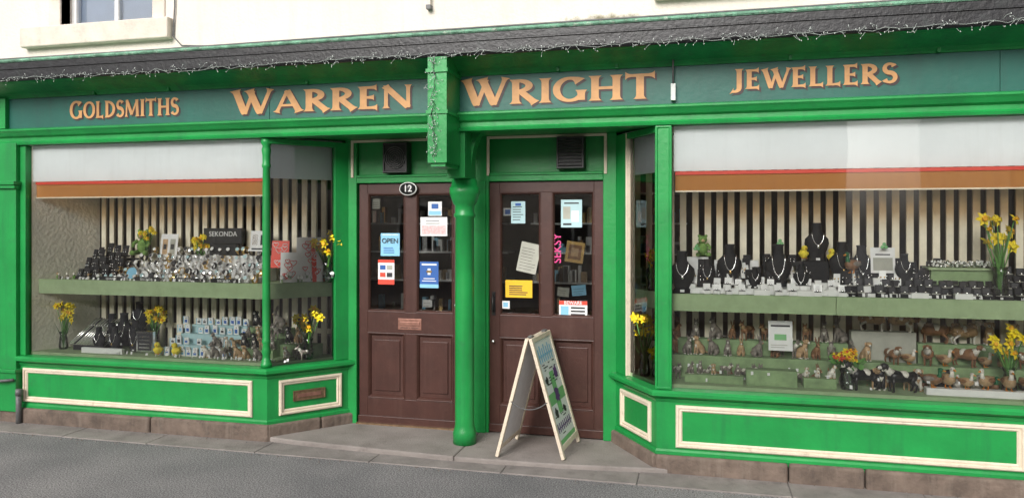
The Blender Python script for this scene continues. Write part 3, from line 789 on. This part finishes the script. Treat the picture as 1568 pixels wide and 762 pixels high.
def quad_mesh(name,mb_,patch,ears='up',fat=1.,woolly=False,tail='dog',headc=None,legm=None):
    b=MB(); headc=headc or mb_; legm=legm or mb_
    b.tube([(-.082,0,.088),(-.07,0,.088),(-.035,0,.083),(.01,0,.083),(.045,0,.088),(.066,0,.092),(.076,0,.095)],[.012*fat,.027*fat,.026*fat,.03*fat,.034*fat,.028*fat,.012],mb_,10)
    b.ell((-.01,0,.094),(.03,.031*fat,.024*fat),patch,10)
    b.tube([(.055,0,.10),(.078,0,.122),(.09,0,.138)],[.026*fat,.019,.016],patch if patch!=mb_ else mb_,8)
    b.ell((.097,0,.143),(.024,.019,.019),headc,10); b.tube([(.105,0,.141),(.128,0,.134),(.134,0,.133)],[.013,.009,.006],patch,8); b.ell((.135,0,.136),(.004,.005,.003),FBLACK,6)
    for s in (-1,1):
        b.ell((.112,s*.013,.15),(.0028,.0028,.0028),FBLACK,5)
        if ears=='up': b.tube([(.09,s*.012,.155),(.086,s*.016,.176)],[.008,.002],headc,6)
        else: b.tube([(.09,s*.015,.155),(.09,s*.024,.146),(.092,s*.024,.128)],[.006,.009,.004],headc,6)
        b.tube([(.052,s*.018,.088),(.056,s*.019,.046),(.053,s*.019,.006)],[.013,.0075,.006],legm,7); b.ell((.057,s*.019,.005),(.010,.007,.005),legm,6)
        b.tube([(-.062,s*.018,.09),(-.045,s*.021,.06),(-.074,s*.02,.036),(-.068,s*.02,.006)],[.018,.013,.0065,.006],legm,7); b.ell((-.064,s*.02,.005),(.010,.007,.005),legm,6)
    if tail=='dog': b.tube([(-.08,0,.095),(-.1,0,.09),(-.115,0,.105)],[.007,.005,.002],mb_,6)
    else: b.tube([(-.082,0,.092),(-.09,0,.075)],[.007,.004],mb_,6)
    if woolly:
        r=random.Random(5)
        for i in range(60): b.ell((r.uniform(-.08,.065),r.uniform(-.03,.03)*fat,.09+r.uniform(-.02,.032)*fat),(.012,.011,.011),mb_,6)
    return b.mesh(name)
COLLIE=quad_mesh('dog_figurine',FBLACK,FWHITE,'flop',1.05); TANDOG=quad_mesh('dog_figurine',FTAN,FTAN,'flop'); BRDOG=quad_mesh('dog_figurine',FBROWN,FTAN,'up')
SHEEP=quad_mesh('sheep_figurine',FTAN,FWHITE,'flop',1.35,True,'short',FWHITE,FWHITE); PIG=quad_mesh('pig_figurine',mat('figurine_pink',(.5,.28,.2),.4,.2),FTAN,'up',1.4,tail='short'); CAT=quad_mesh('cat_figurine',FGREY,FWHITE,'up',.9)
BULL=quad_mesh('cow_figurine',FBROWN,FWHITE,'flop',1.3,tail='short')
def sit_mesh(name,m,m2,ears='flop'):
    """sitting dog / cat"""
    b=MB(); b.tube([(-.045,0,.03),(-.03,0,.04),(-.005,0,.07),(.015,0,.10),(.025,0,.125)],[.02,.036,.032,.026,.018],m,10)
    b.ell((.024,0,.085),(.014,.02,.03),m2,8)
    b.ell((.035,0,.142),(.024,.021,.021),m,10); b.tube([(.045,0,.138),(.066,0,.133)],[.012,.008],m2,8); b.ell((.068,0,.136),(.004,.005,.003),FBLACK,6)
    for s in (-1,1):
        if ears=='flop': b.tube([(.028,s*.016,.158),(.03,s*.026,.148),(.034,s*.026,.125)],[.006,.009,.004],m2 if m is FWHITE else m,6)
        else: b.tube([(.03,s*.012,.155),(.026,s*.016,.178)],[.009,.002],m,6)
        b.tube([(.02,s*.014,.09),(.03,s*.015,.045),(.032,s*.015,.005)],[.014,.009,.007],m,7); b.ell((.038,s*.015,.005),(.011,.008,.005),m2,6)
        b.ell((-.022,s*.026,.028),(.03,.014,.026),m,8); b.ell((0,s*.03,.006),(.022,.009,.006),m2,6); b.ell((.052,s*.01,.148),(.003,.003,.003),FBLACK,5)
    b.tube([(-.06,0,.02),(-.085,.01,.012),(-.1,.03,.014)],[.008,.006,.003],m,6)
    return b.mesh(name)
SITW=sit_mesh('dog_figurine',FWHITE,FTAN); SITB=sit_mesh('dog_figurine',FBLACK,FWHITE); SITC=sit_mesh('cat_figurine',FGREY,FWHITE,'up'); SITT=sit_mesh('dog_figurine',FTAN,FWHITE)
def hare_mesh(m=FTAN,m2=FWHITE):
    b=MB(); b.tube([(-.05,0,.03),(-.03,0,.045),(.0,0,.07),(.02,0,.10),(.028,0,.115)],[.018,.038,.036,.024,.016],m,10)
    b.ell((.038,0,.132),(.024,.017,.018),m,10); b.ell((.055,0,.127),(.011,.01,.009),m2,8); b.ell((-.065,0,.03),(.014,.013,.013),m2,8)
    for s in (-1,1):
        b.tube([(.028,s*.008,.145),(.018,s*.014,.175),(.008,s*.016,.205)],[.005,.009,.002],m,6)
        b.tube([(.02,s*.014,.08),(.032,s*.014,.04),(.036,s*.014,.004)],[.013,.008,.006],m,6); b.ell((-.022,s*.026,.03),(.034,.016,.028),m,8); b.ell((0,s*.028,.006),(.03,.009,.007),m,6)
        b.ell((.048,s*.013,.137),(.003,.003,.003),FBLACK,5)
    return b.mesh('hare_figurine')
HARE=hare_mesh(); HAREG=hare_mesh(FGREY,FTAN); HAREB=hare_mesh(FBROWN,FTAN)
def duck_mesh(m,m2,hd,name='duck_figurine'):
    b=MB(); b.tube([(-.085,0,.075),(-.06,0,.062),(-.02,0,.055),(.02,0,.055),(.045,0,.065),(.055,0,.075)],[.004,.02,.036,.036,.024,.008],m,10)
    b.ell((-.012,.03,.062),(.042,.009,.018),m2,8); b.ell((-.012,-.03,.062),(.042,.009,.018),m2,8)
    b.tube([(.036,0,.07),(.046,0,.095),(.043,0,.118)],[.02,.012,.012],hd,8); b.ell((.05,0,.126),(.019,.014,.015),hd,10); b.tube([(.062,0,.124),(.084,0,.12)],[.008,.004],FORANGE,6)
    for s in (-1,1):
        b.tube([(.0,s*.014,.03),(.0,s*.014,.004)],.004,FORANGE,5); b.ell((.008,s*.014,.003),(.014,.009,.003),FORANGE,6); b.ell((.057,s*.012,.13),(.0025,.0025,.0025),FBLACK,5)
    return b.mesh(name)
DUCKW=duck_mesh(FWHITE,FTAN,FWHITE); DUCKB=duck_mesh(FBROWN,FGREY,mat('mallard_green',(.02,.15,.06),.3,.1)); DUCKT=duck_mesh(FTAN,FBROWN,FWHITE)
def chick_mesh():
    b=MB(); b.ell((0,0,.035),(.036,.032,.034),CHICK,12); b.ell((.014,0,.078),(.024,.023,.023),CHICK,10); b.tube([(.034,0,.077),(.047,0,.074)],[.007,.001],FORANGE,6); b.ell((-.034,0,.05),(.014,.012,.016),CHICK,8)
    for s in (-1,1): b.ell((.03,s*.011,.085),(.003,.003,.003),FBLACK,5); b.ell((0,s*.03,.038),(.02,.007,.015),CHICK,8); b.ell((.016,s*.012,.003),(.013,.008,.003),FORANGE,6)
    return b.mesh('chick_ornament')
CHK=chick_mesh()
def teddy_mesh():
    b=MB(); b.ell((0,0,.07),(.045,.04,.06),TEDDY,12); b.ell((0,-.005,.155),(.04,.036,.036),TEDDY,12); b.ell((0,-.038,.147),(.017,.013,.013),FTAN,8)
    for s in (-1,1):
        b.ell((s*.03,0,.188),(.014,.009,.014),TEDDY,8); b.tube([(s*.035,-.01,.115),(s*.06,-.03,.09),(s*.05,-.05,.07)],[.016,.014,.013],TEDDY,8)
        b.tube([(s*.025,-.01,.03),(s*.045,-.05,.022),(s*.05,-.075,.026)],[.02,.018,.018],TEDDY,8); b.ell((s*.015,-.035,.163),(.004,.003,.004),FBLACK,6)
    return b.mesh('plush_bear')
BEAR=teddy_mesh()

def watch(mb,c,rz,s,m=SILVER,dial=WHITEG):
    M0=mb.M; mb.M=Matrix.Translation(c)@Matrix.Rotation(rz,4,'Z')@Matrix.Rotation(rad(-25),4,'X')@Matrix.Scale(s,4)
    n=12; v=[];f=[]
    for i in range(n):
        a=2*math.pi*i/n
        for x in (-.009,.009):
            for rr in (.026,.0295): v.append((x,rr*math.sin(a),.03+rr*1.1*math.cos(a)))
    for i in range(n):
        p=4*i;q=4*((i+1)%n); f+= [(p+1,p+3,q+3,q+1),(p,q,q+2,p+2),(p,p+1,q+1,q),(p+2,q+2,q+3,p+3)]
    mb.add(v,f,m)
    mb.M=mb.M@Matrix.Translation((0,-.028,.03))@Matrix.Rotation(rad(90),4,'X')
    mb.lathe((0,0,0),[(.0175,-.004),(.0185,.004),(.0165,.006)],m,14); mb.lathe((0,0,.0055),[(.0145,0),(.0145,.0012)],dial,14,smooth=False)
    mb.M=M0
b=MB()
rows=[(.15,1.19),(.235,1.235),(.32,1.285),(.405,1.34),(.46,1.40)]
b.box(-4.85,-3.42,.20,.27,1.186,1.225,WHITE);b.box(-4.8,-3.42,.28,.35,1.186,1.275,WHITE);b.box(-4.6,-3.42,.36,.43,1.186,1.33,WHITE);b.box(-4.35,-3.42,.432,.49,1.186,1.39,WHITE)
for k,(y,z) in enumerate(rows):
    x=-4.88+.06*k*(1.3)
    while x<-3.36:
        watch(b,(x,y+R.uniform(-.008,.008),z),R.uniform(-.35,.35),R.uniform(.85,1.2),R.choice([SILVER,SILVER,SILVER,GOLDM,BLACKP,WHITEG]),R.choice([WHITEG,WHITEG,LTEAL,INK,WHITE])); x+=R.uniform(.055,.085)
for i in range(14): watch(b,(-3.22+.03*i+R.uniform(-.02,.02),.2+.02*i+R.uniform(-.03,.06),1.19+R.choice([0,0,.03])),.5+R.uniform(-.3,.3),1)
b.obj('watch_display')
e=empty('watch_name_plates'); b=MB()
for i,x in enumerate((-4.72,-4.38,-4.02,-3.66)):
    b.box(x-.12,x+.12,.12,.135,1.187,1.222,BLACKP)
    text('print',('QUARTZ','SEKONDA','WATCHES','SEKONDA')[i],(x,.1175,1.204),.026,WHITE,e)
b.obj('plates',e)
e=empty('watch_brand_box'); b=MB(); b.box(-4.08,-3.72,.44,.5,1.49,1.62,BLACKP); b.box(-4.03,-3.77,.45,.5,1.39,1.49,BLACKP); b.obj('box',e,bevel=.004)
text('print','SEKONDA',(-3.89,.436,1.57),.058,WHITE,e)
b=MB(); b.M=Matrix.Translation((-4.55,.16,1.25))@Matrix.Rotation(rad(75),4,'X')
b.lathe((0,0,0),[(.055,-.015),(.06,0),(.055,.008)],SILVER,24);b.lathe((0,0,.008),[(.048,0),(.048,.001)],LBLUE,24,smooth=False)
b.M=Matrix.Translation((-4.42,.15,1.235))@Matrix.Rotation(rad(75),4,'X')
b.lathe((0,0,0),[(.04,-.015),(.045,0),(.04,.008)],SILVER,24);b.lathe((0,0,.008),[(.036,0),(.036,.001)],WHITE,24,smooth=False)
b.M=Matrix(); b.obj('alarm_clock')
def earring_stand(mb,x,y,z,h,rz=0,m=None,w=.028):
    m=m or BLACKV
    M0=mb.M; mb.M=Matrix.Translation((x,y,z))@Matrix.Rotation(rz,4,'Z')
    mb.box(-w-.002,w+.002,-.02,.03,0,.01,m); mb.add([(-w,-.012,.01),(w,-.012,.01),(w-.002,.02,h),(-w+.002,.02,h),(-w,.0,.01),(w,.0,.01),(w-.002,.028,h),(-w+.002,.028,h)],[(0,1,2,3),(4,7,6,5),(3,2,6,7),(0,3,7,4),(1,5,6,2)],m)
    for s in (-.011,.011): mb.ell((s,.001,h*.62),(.005,.004,.006),SILVER if m is BLACKV else GOLDM,6); mb.ell((s,-.003,h*.4),(.004,.003,.009),SILVER if m is BLACKV else INK,6)
    mb.M=M0
b=MB()
for k in range(4):
    for i in range(5-k//2): earring_stand(b,-5.12+i*.085+R.uniform(-.01,.01),.2+.08*k,1.19+.06*k,R.uniform(.08,.13),R.uniform(-.3,.3))
    b.box(-5.2,-4.78,.24+.08*k,.27+.08*k,1.186,1.19+.055*k+.001,BLACKV)
b.obj('earring_display')
def ringbox(mb,c,rz,s,m):
    M0=mb.M; mb.M=Matrix.Translation(c)@Matrix.Rotation(rz,4,'Z')@Matrix.Scale(s,4)
    mb.box(-.024,.024,-.022,.022,0,.024,m); mb.box(-.02,.02,-.018,.018,.024,.027,BLACKV if m is not BLACKV else GREYP)
    mb.M=mb.M@Matrix.Translation((0,.022,.024))@Matrix.Rotation(rad(-12),4,'X'); mb.box(-.024,.024,0,.012,0,.045,m); mb.box(-.018,.018,-.001,.0,.005,.04,WHITE if m is not BLACKV else INK)
    mb.M=M0@Matrix.Translation(c)@Matrix.Rotation(rz,4,'Z')@Matrix.Scale(s,4)
    mb.ell((0,-.004,.032),(.008,.004,.008),SILVER,6); mb.M=M0
b=MB()
for x0,x1,y,z,m in ((.05,.95,.16,1.185,WHITEG),(-.05,.9,.235,1.22,WHITEG)):
    x=x0
    while x<x1:
        if R.random()<.85: ringbox(b,(x,y+R.uniform(-.01,.01),z),R.uniform(-.3,.3),R.uniform(.8,1.15),m)
        x+=R.uniform(.06,.09)
b.box(-.08,.92,.21,.26,1.181,1.219,WHITE)
for k in range(4):
    x=.95
    while x<2.7:
        ringbox(b,(x+R.uniform(-.01,.01),.17+.075*k,1.185+.04*k),R.uniform(-.4,.4),R.uniform(.9,1.15),BLACKV if R.random()<.93 else WHITEG); x+=R.uniform(.052,.072)
    if k: b.box(.93,2.8,.14+.075*k,.2+.075*k,1.181,1.183+.04*k,BLACKV)
for x in (.35,.62,1.3,1.55): b.box(x,x+.10,.125,.17,1.182,1.22,WHITEG)
b.obj('ring_box_display')
b=MB()
for i in range(44):
    x=-.1+R.uniform(0,2.0); k=R.choice([.28,.33,.4]); earring_stand(b,x,k,1.182+(k-.2)*.5,R.uniform(.09,.15),R.uniform(-.4,.4))
for i in range(12):
    x=R.uniform(-.1,1.3); k=R.choice([.28,.36]); earring_stand(b,x,k,1.2+(k-.2)*.5,R.uniform(.07,.11),R.uniform(-.4,.4),WHITEG,.022)
for i in range(10):
    x=.05+i*.14+R.uniform(-.02,.02); earring_stand(b,x,.47,1.36,R.uniform(.05,.09),R.uniform(-.2,.2))
b.obj('earring_display')
b=MB()
b.box(-.1,.06,.42,.48,1.18,1.42,WHITE); b.box(.1,.40,.43,.5,1.18,1.40,WHITE); b.box(.45,.62,.43,.5,1.18,1.34,WHITE); b.box(.70,.86,.4,.5,1.18,1.40,BLACKV); b.box(.9,1.3,.42,.5,1.18,1.33,WHITE)
b.box(.4,.55,.30,.38,1.18,1.24,WHITEG); b.box(.62,.9,.30,.36,1.18,1.26,WHITEG)
b.obj('display_plinths', bevel=.002)
def pl(me,x,y,z,rz=0,sc=1): return place(me,me.name.split('.')[0],(x,y,z),rz,sc)
for i,(x,y,z,s) in enumerate([(-.12,.2,1.182,1.2),(.2,.34,1.24,1.15),(.52,.32,1.23,1.2),(.78,.42,1.40,1.1),(.93,.36,1.26,1.15),(1.06,.4,1.26,1.05),(.36,.22,1.222,.6),(-.3,.36,1.185,1.05),(.66,.26,1.222,.7),(1.3,.3,1.27,.8),(.05,.30,1.22,.8)]): pl(BU[i%3],x,y,z,R.uniform(-.2,.2),s)
pl(CHK,.69,.38,1.42,-1.2,.9); pl(CHK,.875,.40,1.40,-2,.9); pl(DUCKB,.98,.28,1.33,-2.4,1.0); pl(BEAR,0.02,.44,1.42,.1,.8)
b=MB()
for x,z in ((.53,1.53),(1.18,1.51),(-.02,1.49)):
    for a in (90,210,330): b.ell((x+.013*math.cos(rad(a)),.30,z+.013*math.sin(rad(a))),(.012,.004,.012),PGREEN,8)
b.obj('shamrock_decoration')
b=MB(); b.box(1.46,1.86,.3,.46,1.181,1.36,SAGED); b.box(1.44,1.88,.28,.48,1.36,1.372,SAGE)
for i in range(190): b.ell((1.47+R.random()*.38,.30+R.random()*.15,1.378+R.random()*.035),(.008,.008,.009),R.choice([SILVER,WHITEG,WHITEG,VASEG]),6)
b.obj('crystal_tray')
def easel(name,x,y,z,w,h,base,bits,rz=0):
    e=notice(name,x-w/2,x+w/2,z,z+h,base,bits,y=y); e.rotation_euler=(rad(-8),0,rz)
    b=MB(); b.box(-w*.1,w*.1,.002,.05,-h/2,-h/2+.006,base); b.obj('stand',e); return e
easel('jewellery_poster',1.18,.34,1.33,.15,.17,WHITE,[(.1,.9,.1,.6,GREYP),(.2,.8,.7,.75,INK)])
easel('watch_poster',-4.42,.44,1.35,.17,.22,WHITE,[(.12,.42,.2,.8,FTAN),(.56,.86,.2,.8,GREYP),(.18,.36,.4,.6,INK),(.6,.8,.4,.6,INK)])
easel('watch_poster',-3.52,.40,1.43,.17,.17,WHITE,[(.1,.4,.3,.8,SILVER),(.55,.85,.3,.8,INK),(.1,.9,.08,.15,INK)])
def heart_card(x,y,z,w,h,rz,inv=False):
    e=easel('heart_pattern_card',x,y,z,w,h,RED if inv else WHITE,[],rz); m=WHITE if inv else RED; b=MB()
    for _ in range(8):
        cx,cz,s=R.uniform(-w*.35,w*.35),R.uniform(-h*.38,h*.38),R.uniform(.014,.034)
        pts=[]
        for t in range(25):
            a=t*2*math.pi/24; pts.append((cx+s*math.sin(a)**3,-.003,cz+s*(.8*math.cos(a)-.3*math.cos(2*a)-.12*math.cos(3*a))))
        b.tube(pts,.0024,m,4)
    b.obj('hearts',e)
heart_card(-3.30,.35,1.30,.15,.22,.1,True); heart_card(-3.17,.30,1.19,.17,.24,.35); heart_card(-3.05,.38,1.19,.22,.36,.3); heart_card(-3.36,.42,1.3,.12,.2,0)
heart_card(-2.99,.4,1.19,.1,.3,.8,True)
pl(BEAR,-4.68,.44,1.38,.2,1.15)
pl(VA[0],-2.915,.41,1.186,.4,1.15); pl(VA[2],-4.13,.46,1.27,.3,.95); pl(VA[1],1.83,.22,1.19,.9,1.4); pl(VA[2],-.33,.33,1.18,1,.95)
pl(VA[1],-5.30,.22,.586,.2,1.05); pl(VA[0],-3.02,.30,.586,.2,1.15); pl(VA[2],-4.55,.42,.62,.3,1.05); pl(VA[1],-.38,.28,.586,.2,1.15); pl(VA[0],1.86,.16,.60,.3,1.2); pl(VA[0],-4.62,.42,1.38,.3,.7); pl(VA[2],-.3,.25,.586,.2,.7)
b=MB()
for i in range(16):
    x=-5.38+i*.042
    k=R.choice([FGREY,FTAN,FWHITE,TEDDY]); y=.16+R.uniform(0,.1); b.ell((x,y,1.2),(.014,.014,.018),k,8); b.ell((x,y-.003,1.228),(.011,.011,.012),R.choice([FWHITE,FTAN,k]),8)
b.obj('miniature_ornaments')
# lower left: pens, busts, letter blocks
b=MB(); b.box(-5.18,-4.84,.2,.38,.586,.63,BLACKV)
for i in range(15):
    x=-5.2+i*.026; b.tube([(x,.18,.64),(x+.12,.36,.84)],[.0065,.0065],R.choice([SILVER,SILVER,BLACKP]),8); b.tube([(x+.085,.305,.78),(x+.088,.31,.786)],.0075,SILVER,8)
b.add([(-5.22,.2,.63),(-4.85,.2,.63),(-4.73,.38,.83),(-5.1,.38,.83)],[(0,1,2,3)],GREYP); b.obj('pen_display')
for i,(x,y,s,z) in enumerate([(-4.88,.16,.8,.6),(-4.72,.16,.85,.6),(-4.77,.32,1.15,.62),(-4.93,.36,1.0,.64),(-4.64,.3,1.0,.6),(-4.86,.28,.9,.6),(-4.70,.42,1.1,.72),(-4.56,.2,.75,.6)]): pl(BU[i%3],x,y,z,R.uniform(-.2,.2),s)
b=MB(); b.box(-5.0,-4.6,.1,.13,.586,.63,WHITE)
b.box(-4.52,-4.36,.17,.2,.6,.77,SILVER); b.box(-4.505,-4.375,.167,.17,.615,.755,INK)
for r_ in range(4): b.box(-4.49,-4.39,.164,.167,.635+.03*r_,.642+.03*r_,SILVER)
b.box(-4.28,-3.62,.27,.36,.586,.655,LTEAL); b.box(-4.24,-3.62,.36,.45,.586,.735,LTEAL); b.box(-4.2,-3.66,.45,.5,.586,.80,LTEAL)
for k in range(5):
    x=-4.3
    while x<-3.66:
        if R.random()<.9:
            y=[.16,.23,.30,.39,.47][k]+R.uniform(-.008,.008); z=[.587,.587,.657,.737,.802][k]; hh=R.uniform(.045,.08)
            b.box(x,x+.05,y,y+.012,z,z+hh,WHITEG)
            b.box(x+.014,x+.04,y-.001,y,z+.012,z+hh*.55,R.choice([BLUE,BLUE,LBLUE,INK])); b.box(x,x+.006,y-.001,y,z,z+hh,LBLUE)
            b.ell((x+.03,y-.003,z+hh*.75),(.006,.003,.006),SILVER,6)
        x+=R.uniform(.056,.075)
b.obj('letter_block_display', bevel=.0015)
pl(CHK,-4.27,.12,.6,-1.3,1); pl(CHK,-4.1,.12,.6,-1.9,1)
b=MB(); b.box(-3.85,-3.3,.24,.32,.586,.65,SAGED); b.box(-3.63,-3.3,.32,.42,.586,.72,SAGED);b.box(-3.63,-3.25,.42,.5,.586,.80,SAGED); b.box(-3.3,-3.0,.34,.5,.586,.68,SAGED)
b.box(-.1,.28,.13,.2,.586,.64,SAGED); b.box(.30,.62,.12,.22,.586,.69,SAGED); b.box(.66,.86,.13,.2,.586,.65,SAGED); b.box(-.2,1.2,.3,.41,.586,.74,SAGED); b.box(-.2,.98,.41,.5,.586,.84,SAGED); b.box(1.2,2.8,.3,.41,.586,.73,SAGED); b.box(1.38,2.05,.1,.16,.586,.63,WHITE)
b.box(1.0,1.4,.41,.5,.586,.93,GREYP); b.box(1.41,2.8,.41,.5,.586,.86,SAGED)
b.obj('green_display_blocks', bevel=.002)
def row(pool,x0,x1,y,z,smin,smax,dmin,dmax):
    x=x0
    while x<x1:
        pl(R.choice(pool),x,y+R.uniform(-.012,.012),z,R.uniform(-2.5,-.6),R.uniform(smin,smax)); x+=R.uniform(dmin,dmax)
row([SITW,SITT,CAT,SITC,TANDOG,COLLIE],-3.84,-3.28,.15,.587,.55,.8,.07,.11)
row([SITW,SITC,HARE,SITB,TANDOG],-3.84,-3.32,.28,.652,.5,.8,.07,.11)
row([SITB,SITT,HAREG,CAT],-3.6,-3.32,.37,.722,.6,.8,.08,.12)
row([SITB,HAREG,SITC],-3.58,-3.28,.46,.802,.6,.9,.09,.12)
row([SITT,SITW,CAT],-3.2,-3.0,.28,.587,.55,.75,.07,.1); row([SITB,SITT],-3.26,-3.02,.42,.682,.7,.9,.08,.1)
row([HARE,HAREG,HAREB,SITT,SITC,BRDOG,CAT],-.18,1.16,.35,.742,.6,.85,.075,.12)
row([HAREB,SITC,SITT,HAREG,BRDOG],-.16,.95,.455,.842,.6,1.0,.085,.14)
row([HAREG,CAT,HAREB,BRDOG,SITC,DUCKB],-.16,1.0,.25,.587,.55,.8,.08,.12)
row([SITT,SITC,CAT],-.06,.25,.165,.642,.4,.55,.06,.09); row([SITW,HAREG],.68,.85,.165,.652,.4,.55,.06,.09)
pl(SHEEP,1.14,.45,.932,-.2,1.0); pl(SHEEP,1.31,.45,.932,2.8,.95); pl(BULL,1.52,.455,.862,3.0,1.05); pl(SHEEP,1.7,.455,.862,.2,1.0)
pl(COLLIE,1.03,.17,.586,-2.8,1.15); pl(COLLIE,1.25,.15,.586,-2.9,1.15); pl(SITB,1.13,.2,.586,-1.4,1.0); pl(SITW,1.36,.22,.586,-1.7,.9)
row([DUCKW,DUCKT,DUCKB,DUCKT],1.42,2.6,.13,.632,.75,1.0,.085,.13)
row([DUCKW,SITT,TANDOG,BULL,DUCKT,PIG,SITW],1.24,2.6,.35,.732,.7,.95,.09,.13)
row([SITT,SITB,DUCKB,TANDOG,DUCKW],1.1,2.6,.24,.588,.65,.9,.085,.12)
row([SITT,HAREG,SITC],1.85,2.6,.455,.862,.7,1.0,.1,.15)
easel('information_card',.53,.28,.80,.155,.2,WHITE,[(.1,.9,.8,.86,INK),(.25,.75,.35,.55,PGREEN)]+lines(2,GREYP,.1,.9,.1,.25,.02))
# price tickets
b=MB()
def ticket(x,y,z):
    w_=R.uniform(.010,.018); h_=R.uniform(.014,.024); r_=R.uniform(-.012,.012)
    b.add([(x-w_/2,y,z),(x+w_/2,y+r_,z),(x+w_/2,y+r_+.006,z+h_),(x-w_/2,y+.006,z+h_)],[(0,1,2,3)],WHITE)
for _ in range(70): ticket(R.uniform(-.1,2.3),R.uniform(.125,.15),1.189)
for _ in range(40): ticket(R.uniform(-5.3,-3.3),R.uniform(.112,.118),1.192)
for _ in range(60): ticket(R.uniform(-.15,2.3),R.choice([.10,.285,.29]),R.choice([.588,.60,.66]))
for _ in range(40): ticket(R.uniform(-4.9,-3.1),R.uniform(.085,.12),.589)
b.obj('price_tickets')
# bouquet
b=MB(); b.lathe((.93,.16,.586),[(.04,0),(.045,.05),(.04,.1),(.05,.13)],VASEG,14)
for i in range(34):
    a=R.uniform(0,6.28); s=R.uniform(0,.10); z=.74+R.uniform(0,.075)*(1-s*4)+.03
    c=(.93+s*math.cos(a),.16+s*.6*math.sin(a),z)
    flower(b,c,R.uniform(-.8,.8),R.uniform(.3,1.3),R.uniform(.022,.032),R.choice([PETAL,PETAL,PETAL,TRUMP,REDP]),R.choice([TRUMP,REDP,FBROWN]))
for i in range(40):
    a=R.uniform(0,6.28); c=Vector((.93+.07*math.cos(a),.16+.04*math.sin(a),.73+R.uniform(0,.05))); d=Vector((math.cos(a)*.05,math.sin(a)*.03,R.uniform(-.02,.03))); q=Vector((0,.0,.012))
    b.add([c,c+d*.5+q,c+d,c+d*.5-q],[(0,1,2,3)],LEAF)
b.obj('flower_bouquet')
# shop cabinet seen through the doors
b=MB()
for x0 in (-2.9,-1.4):
    b.box(x0,x0+1.3,1.0,1.4,0,.9,FBROWN)
    for z in (1.15,1.4,1.65,1.9): b.box(x0,x0+1.3,1.15,1.4,z,z+.015,WHITEG)
    for i in range(90):
        x=x0+R.random()*1.25; z=R.choice([.9,1.165,1.415,1.665]); b.box(x,x+R.uniform(.02,.06),1.18,1.23+R.random()*.01,z,z+R.uniform(.04,.15),R.choice([WHITE,GOLDM,SILVER,FTAN,LBLUE,WHITEG]))
b.obj('shop_cabinet')

# ------------------------------------------------------------------ opposite side of the street (seen in reflections)
STW=mat('terrace_render',(.62,.58,.52),.9,.2,2,.4,20)
for (xa,xb) in ((-32,-17.5),(-13,3.2),(6.5,25)):
    opp = empty('terrace_house')
    b=MB()
    b.box(xa,xb,-20,-13,-.1,4.6,STW)
    rf=[(xa,-12.8,4.6),(xb,-12.8,4.6),(xb,-16.5,6.2),(xa,-16.5,6.2),(xa,-20.2,4.6),(xb,-20.2,4.6)]
    b.add(rf,[(0,1,2,3),(3,2,5,4),(0,3,4),(1,5,2)],LEADM)
    b.box(xa+1,xa+1.8,-17,-16,5.6,7,STW); b.obj('walls_and_roof',opp)
    b=MB()
    x=xa+.8
    while x<xb-3:
        for z in (.9,2.9):
            b.box(x,x+1.1,-13.0,-12.96,z,z+1.3,WHITEG); b.box(x+.08,x+.52,-12.955,-12.95,z+.08,z+1.22,INK); b.box(x+.58,x+1.02,-12.955,-12.95,z+.08,z+1.22,INK)
        b.box(x+1.9,x+2.8,-13,-12.94,.1,2.1,R.choice([BLUE,RED,BROWN])); x+=4.2
    b.obj('windows_and_doors',opp)

# ------------------------------------------------------------------ light
w = bpy.data.worlds.new('World'); S.world = w; w.use_nodes = True
nt = w.node_tree; nt.nodes.clear()
o = nt.nodes.new('ShaderNodeOutputWorld'); bg = nt.nodes.new('ShaderNodeBackground'); sk = nt.nodes.new('ShaderNodeTexSky')
hs = nt.nodes.new('ShaderNodeHueSaturation'); hs.inputs['Saturation'].default_value = .3
sk.sky_type = 'NISHITA'; sk.sun_disc = False; sk.sun_elevation = rad(30); sk.sun_rotation = rad(192); sk.dust_density = 4
nt.links.new(sk.outputs[0], hs.inputs['Color']); nt.links.new(hs.outputs[0], bg.inputs[0]); nt.links.new(bg.outputs[0], o.inputs[0])
bg.inputs[1].default_value = .15
sl = bpy.data.lights.new('sun', 'SUN'); sl.energy = 2.7; sl.angle = rad(32); sl.color = (1, .975, .95)
so = bpy.data.objects.new('sun', sl); S.collection.objects.link(so)
az = rad(192); el = rad(30)
d = Vector((math.sin(az)*math.cos(el), math.cos(az)*math.cos(el), math.sin(el)))
so.rotation_euler = d.to_track_quat('Z','Y').to_euler(); so.location = d*20

# ------------------------------------------------------------------ camera
cam = bpy.data.cameras.new('camera'); co = bpy.data.objects.new('camera', cam); S.collection.objects.link(co)
co.location = (0, -5.1, 1.66); co.rotation_euler = (rad(90), 0, rad(14.04))
cam.sensor_width = 36; cam.lens = 26.4; cam.shift_y = -.0249; cam.clip_end = 500
S.camera = co
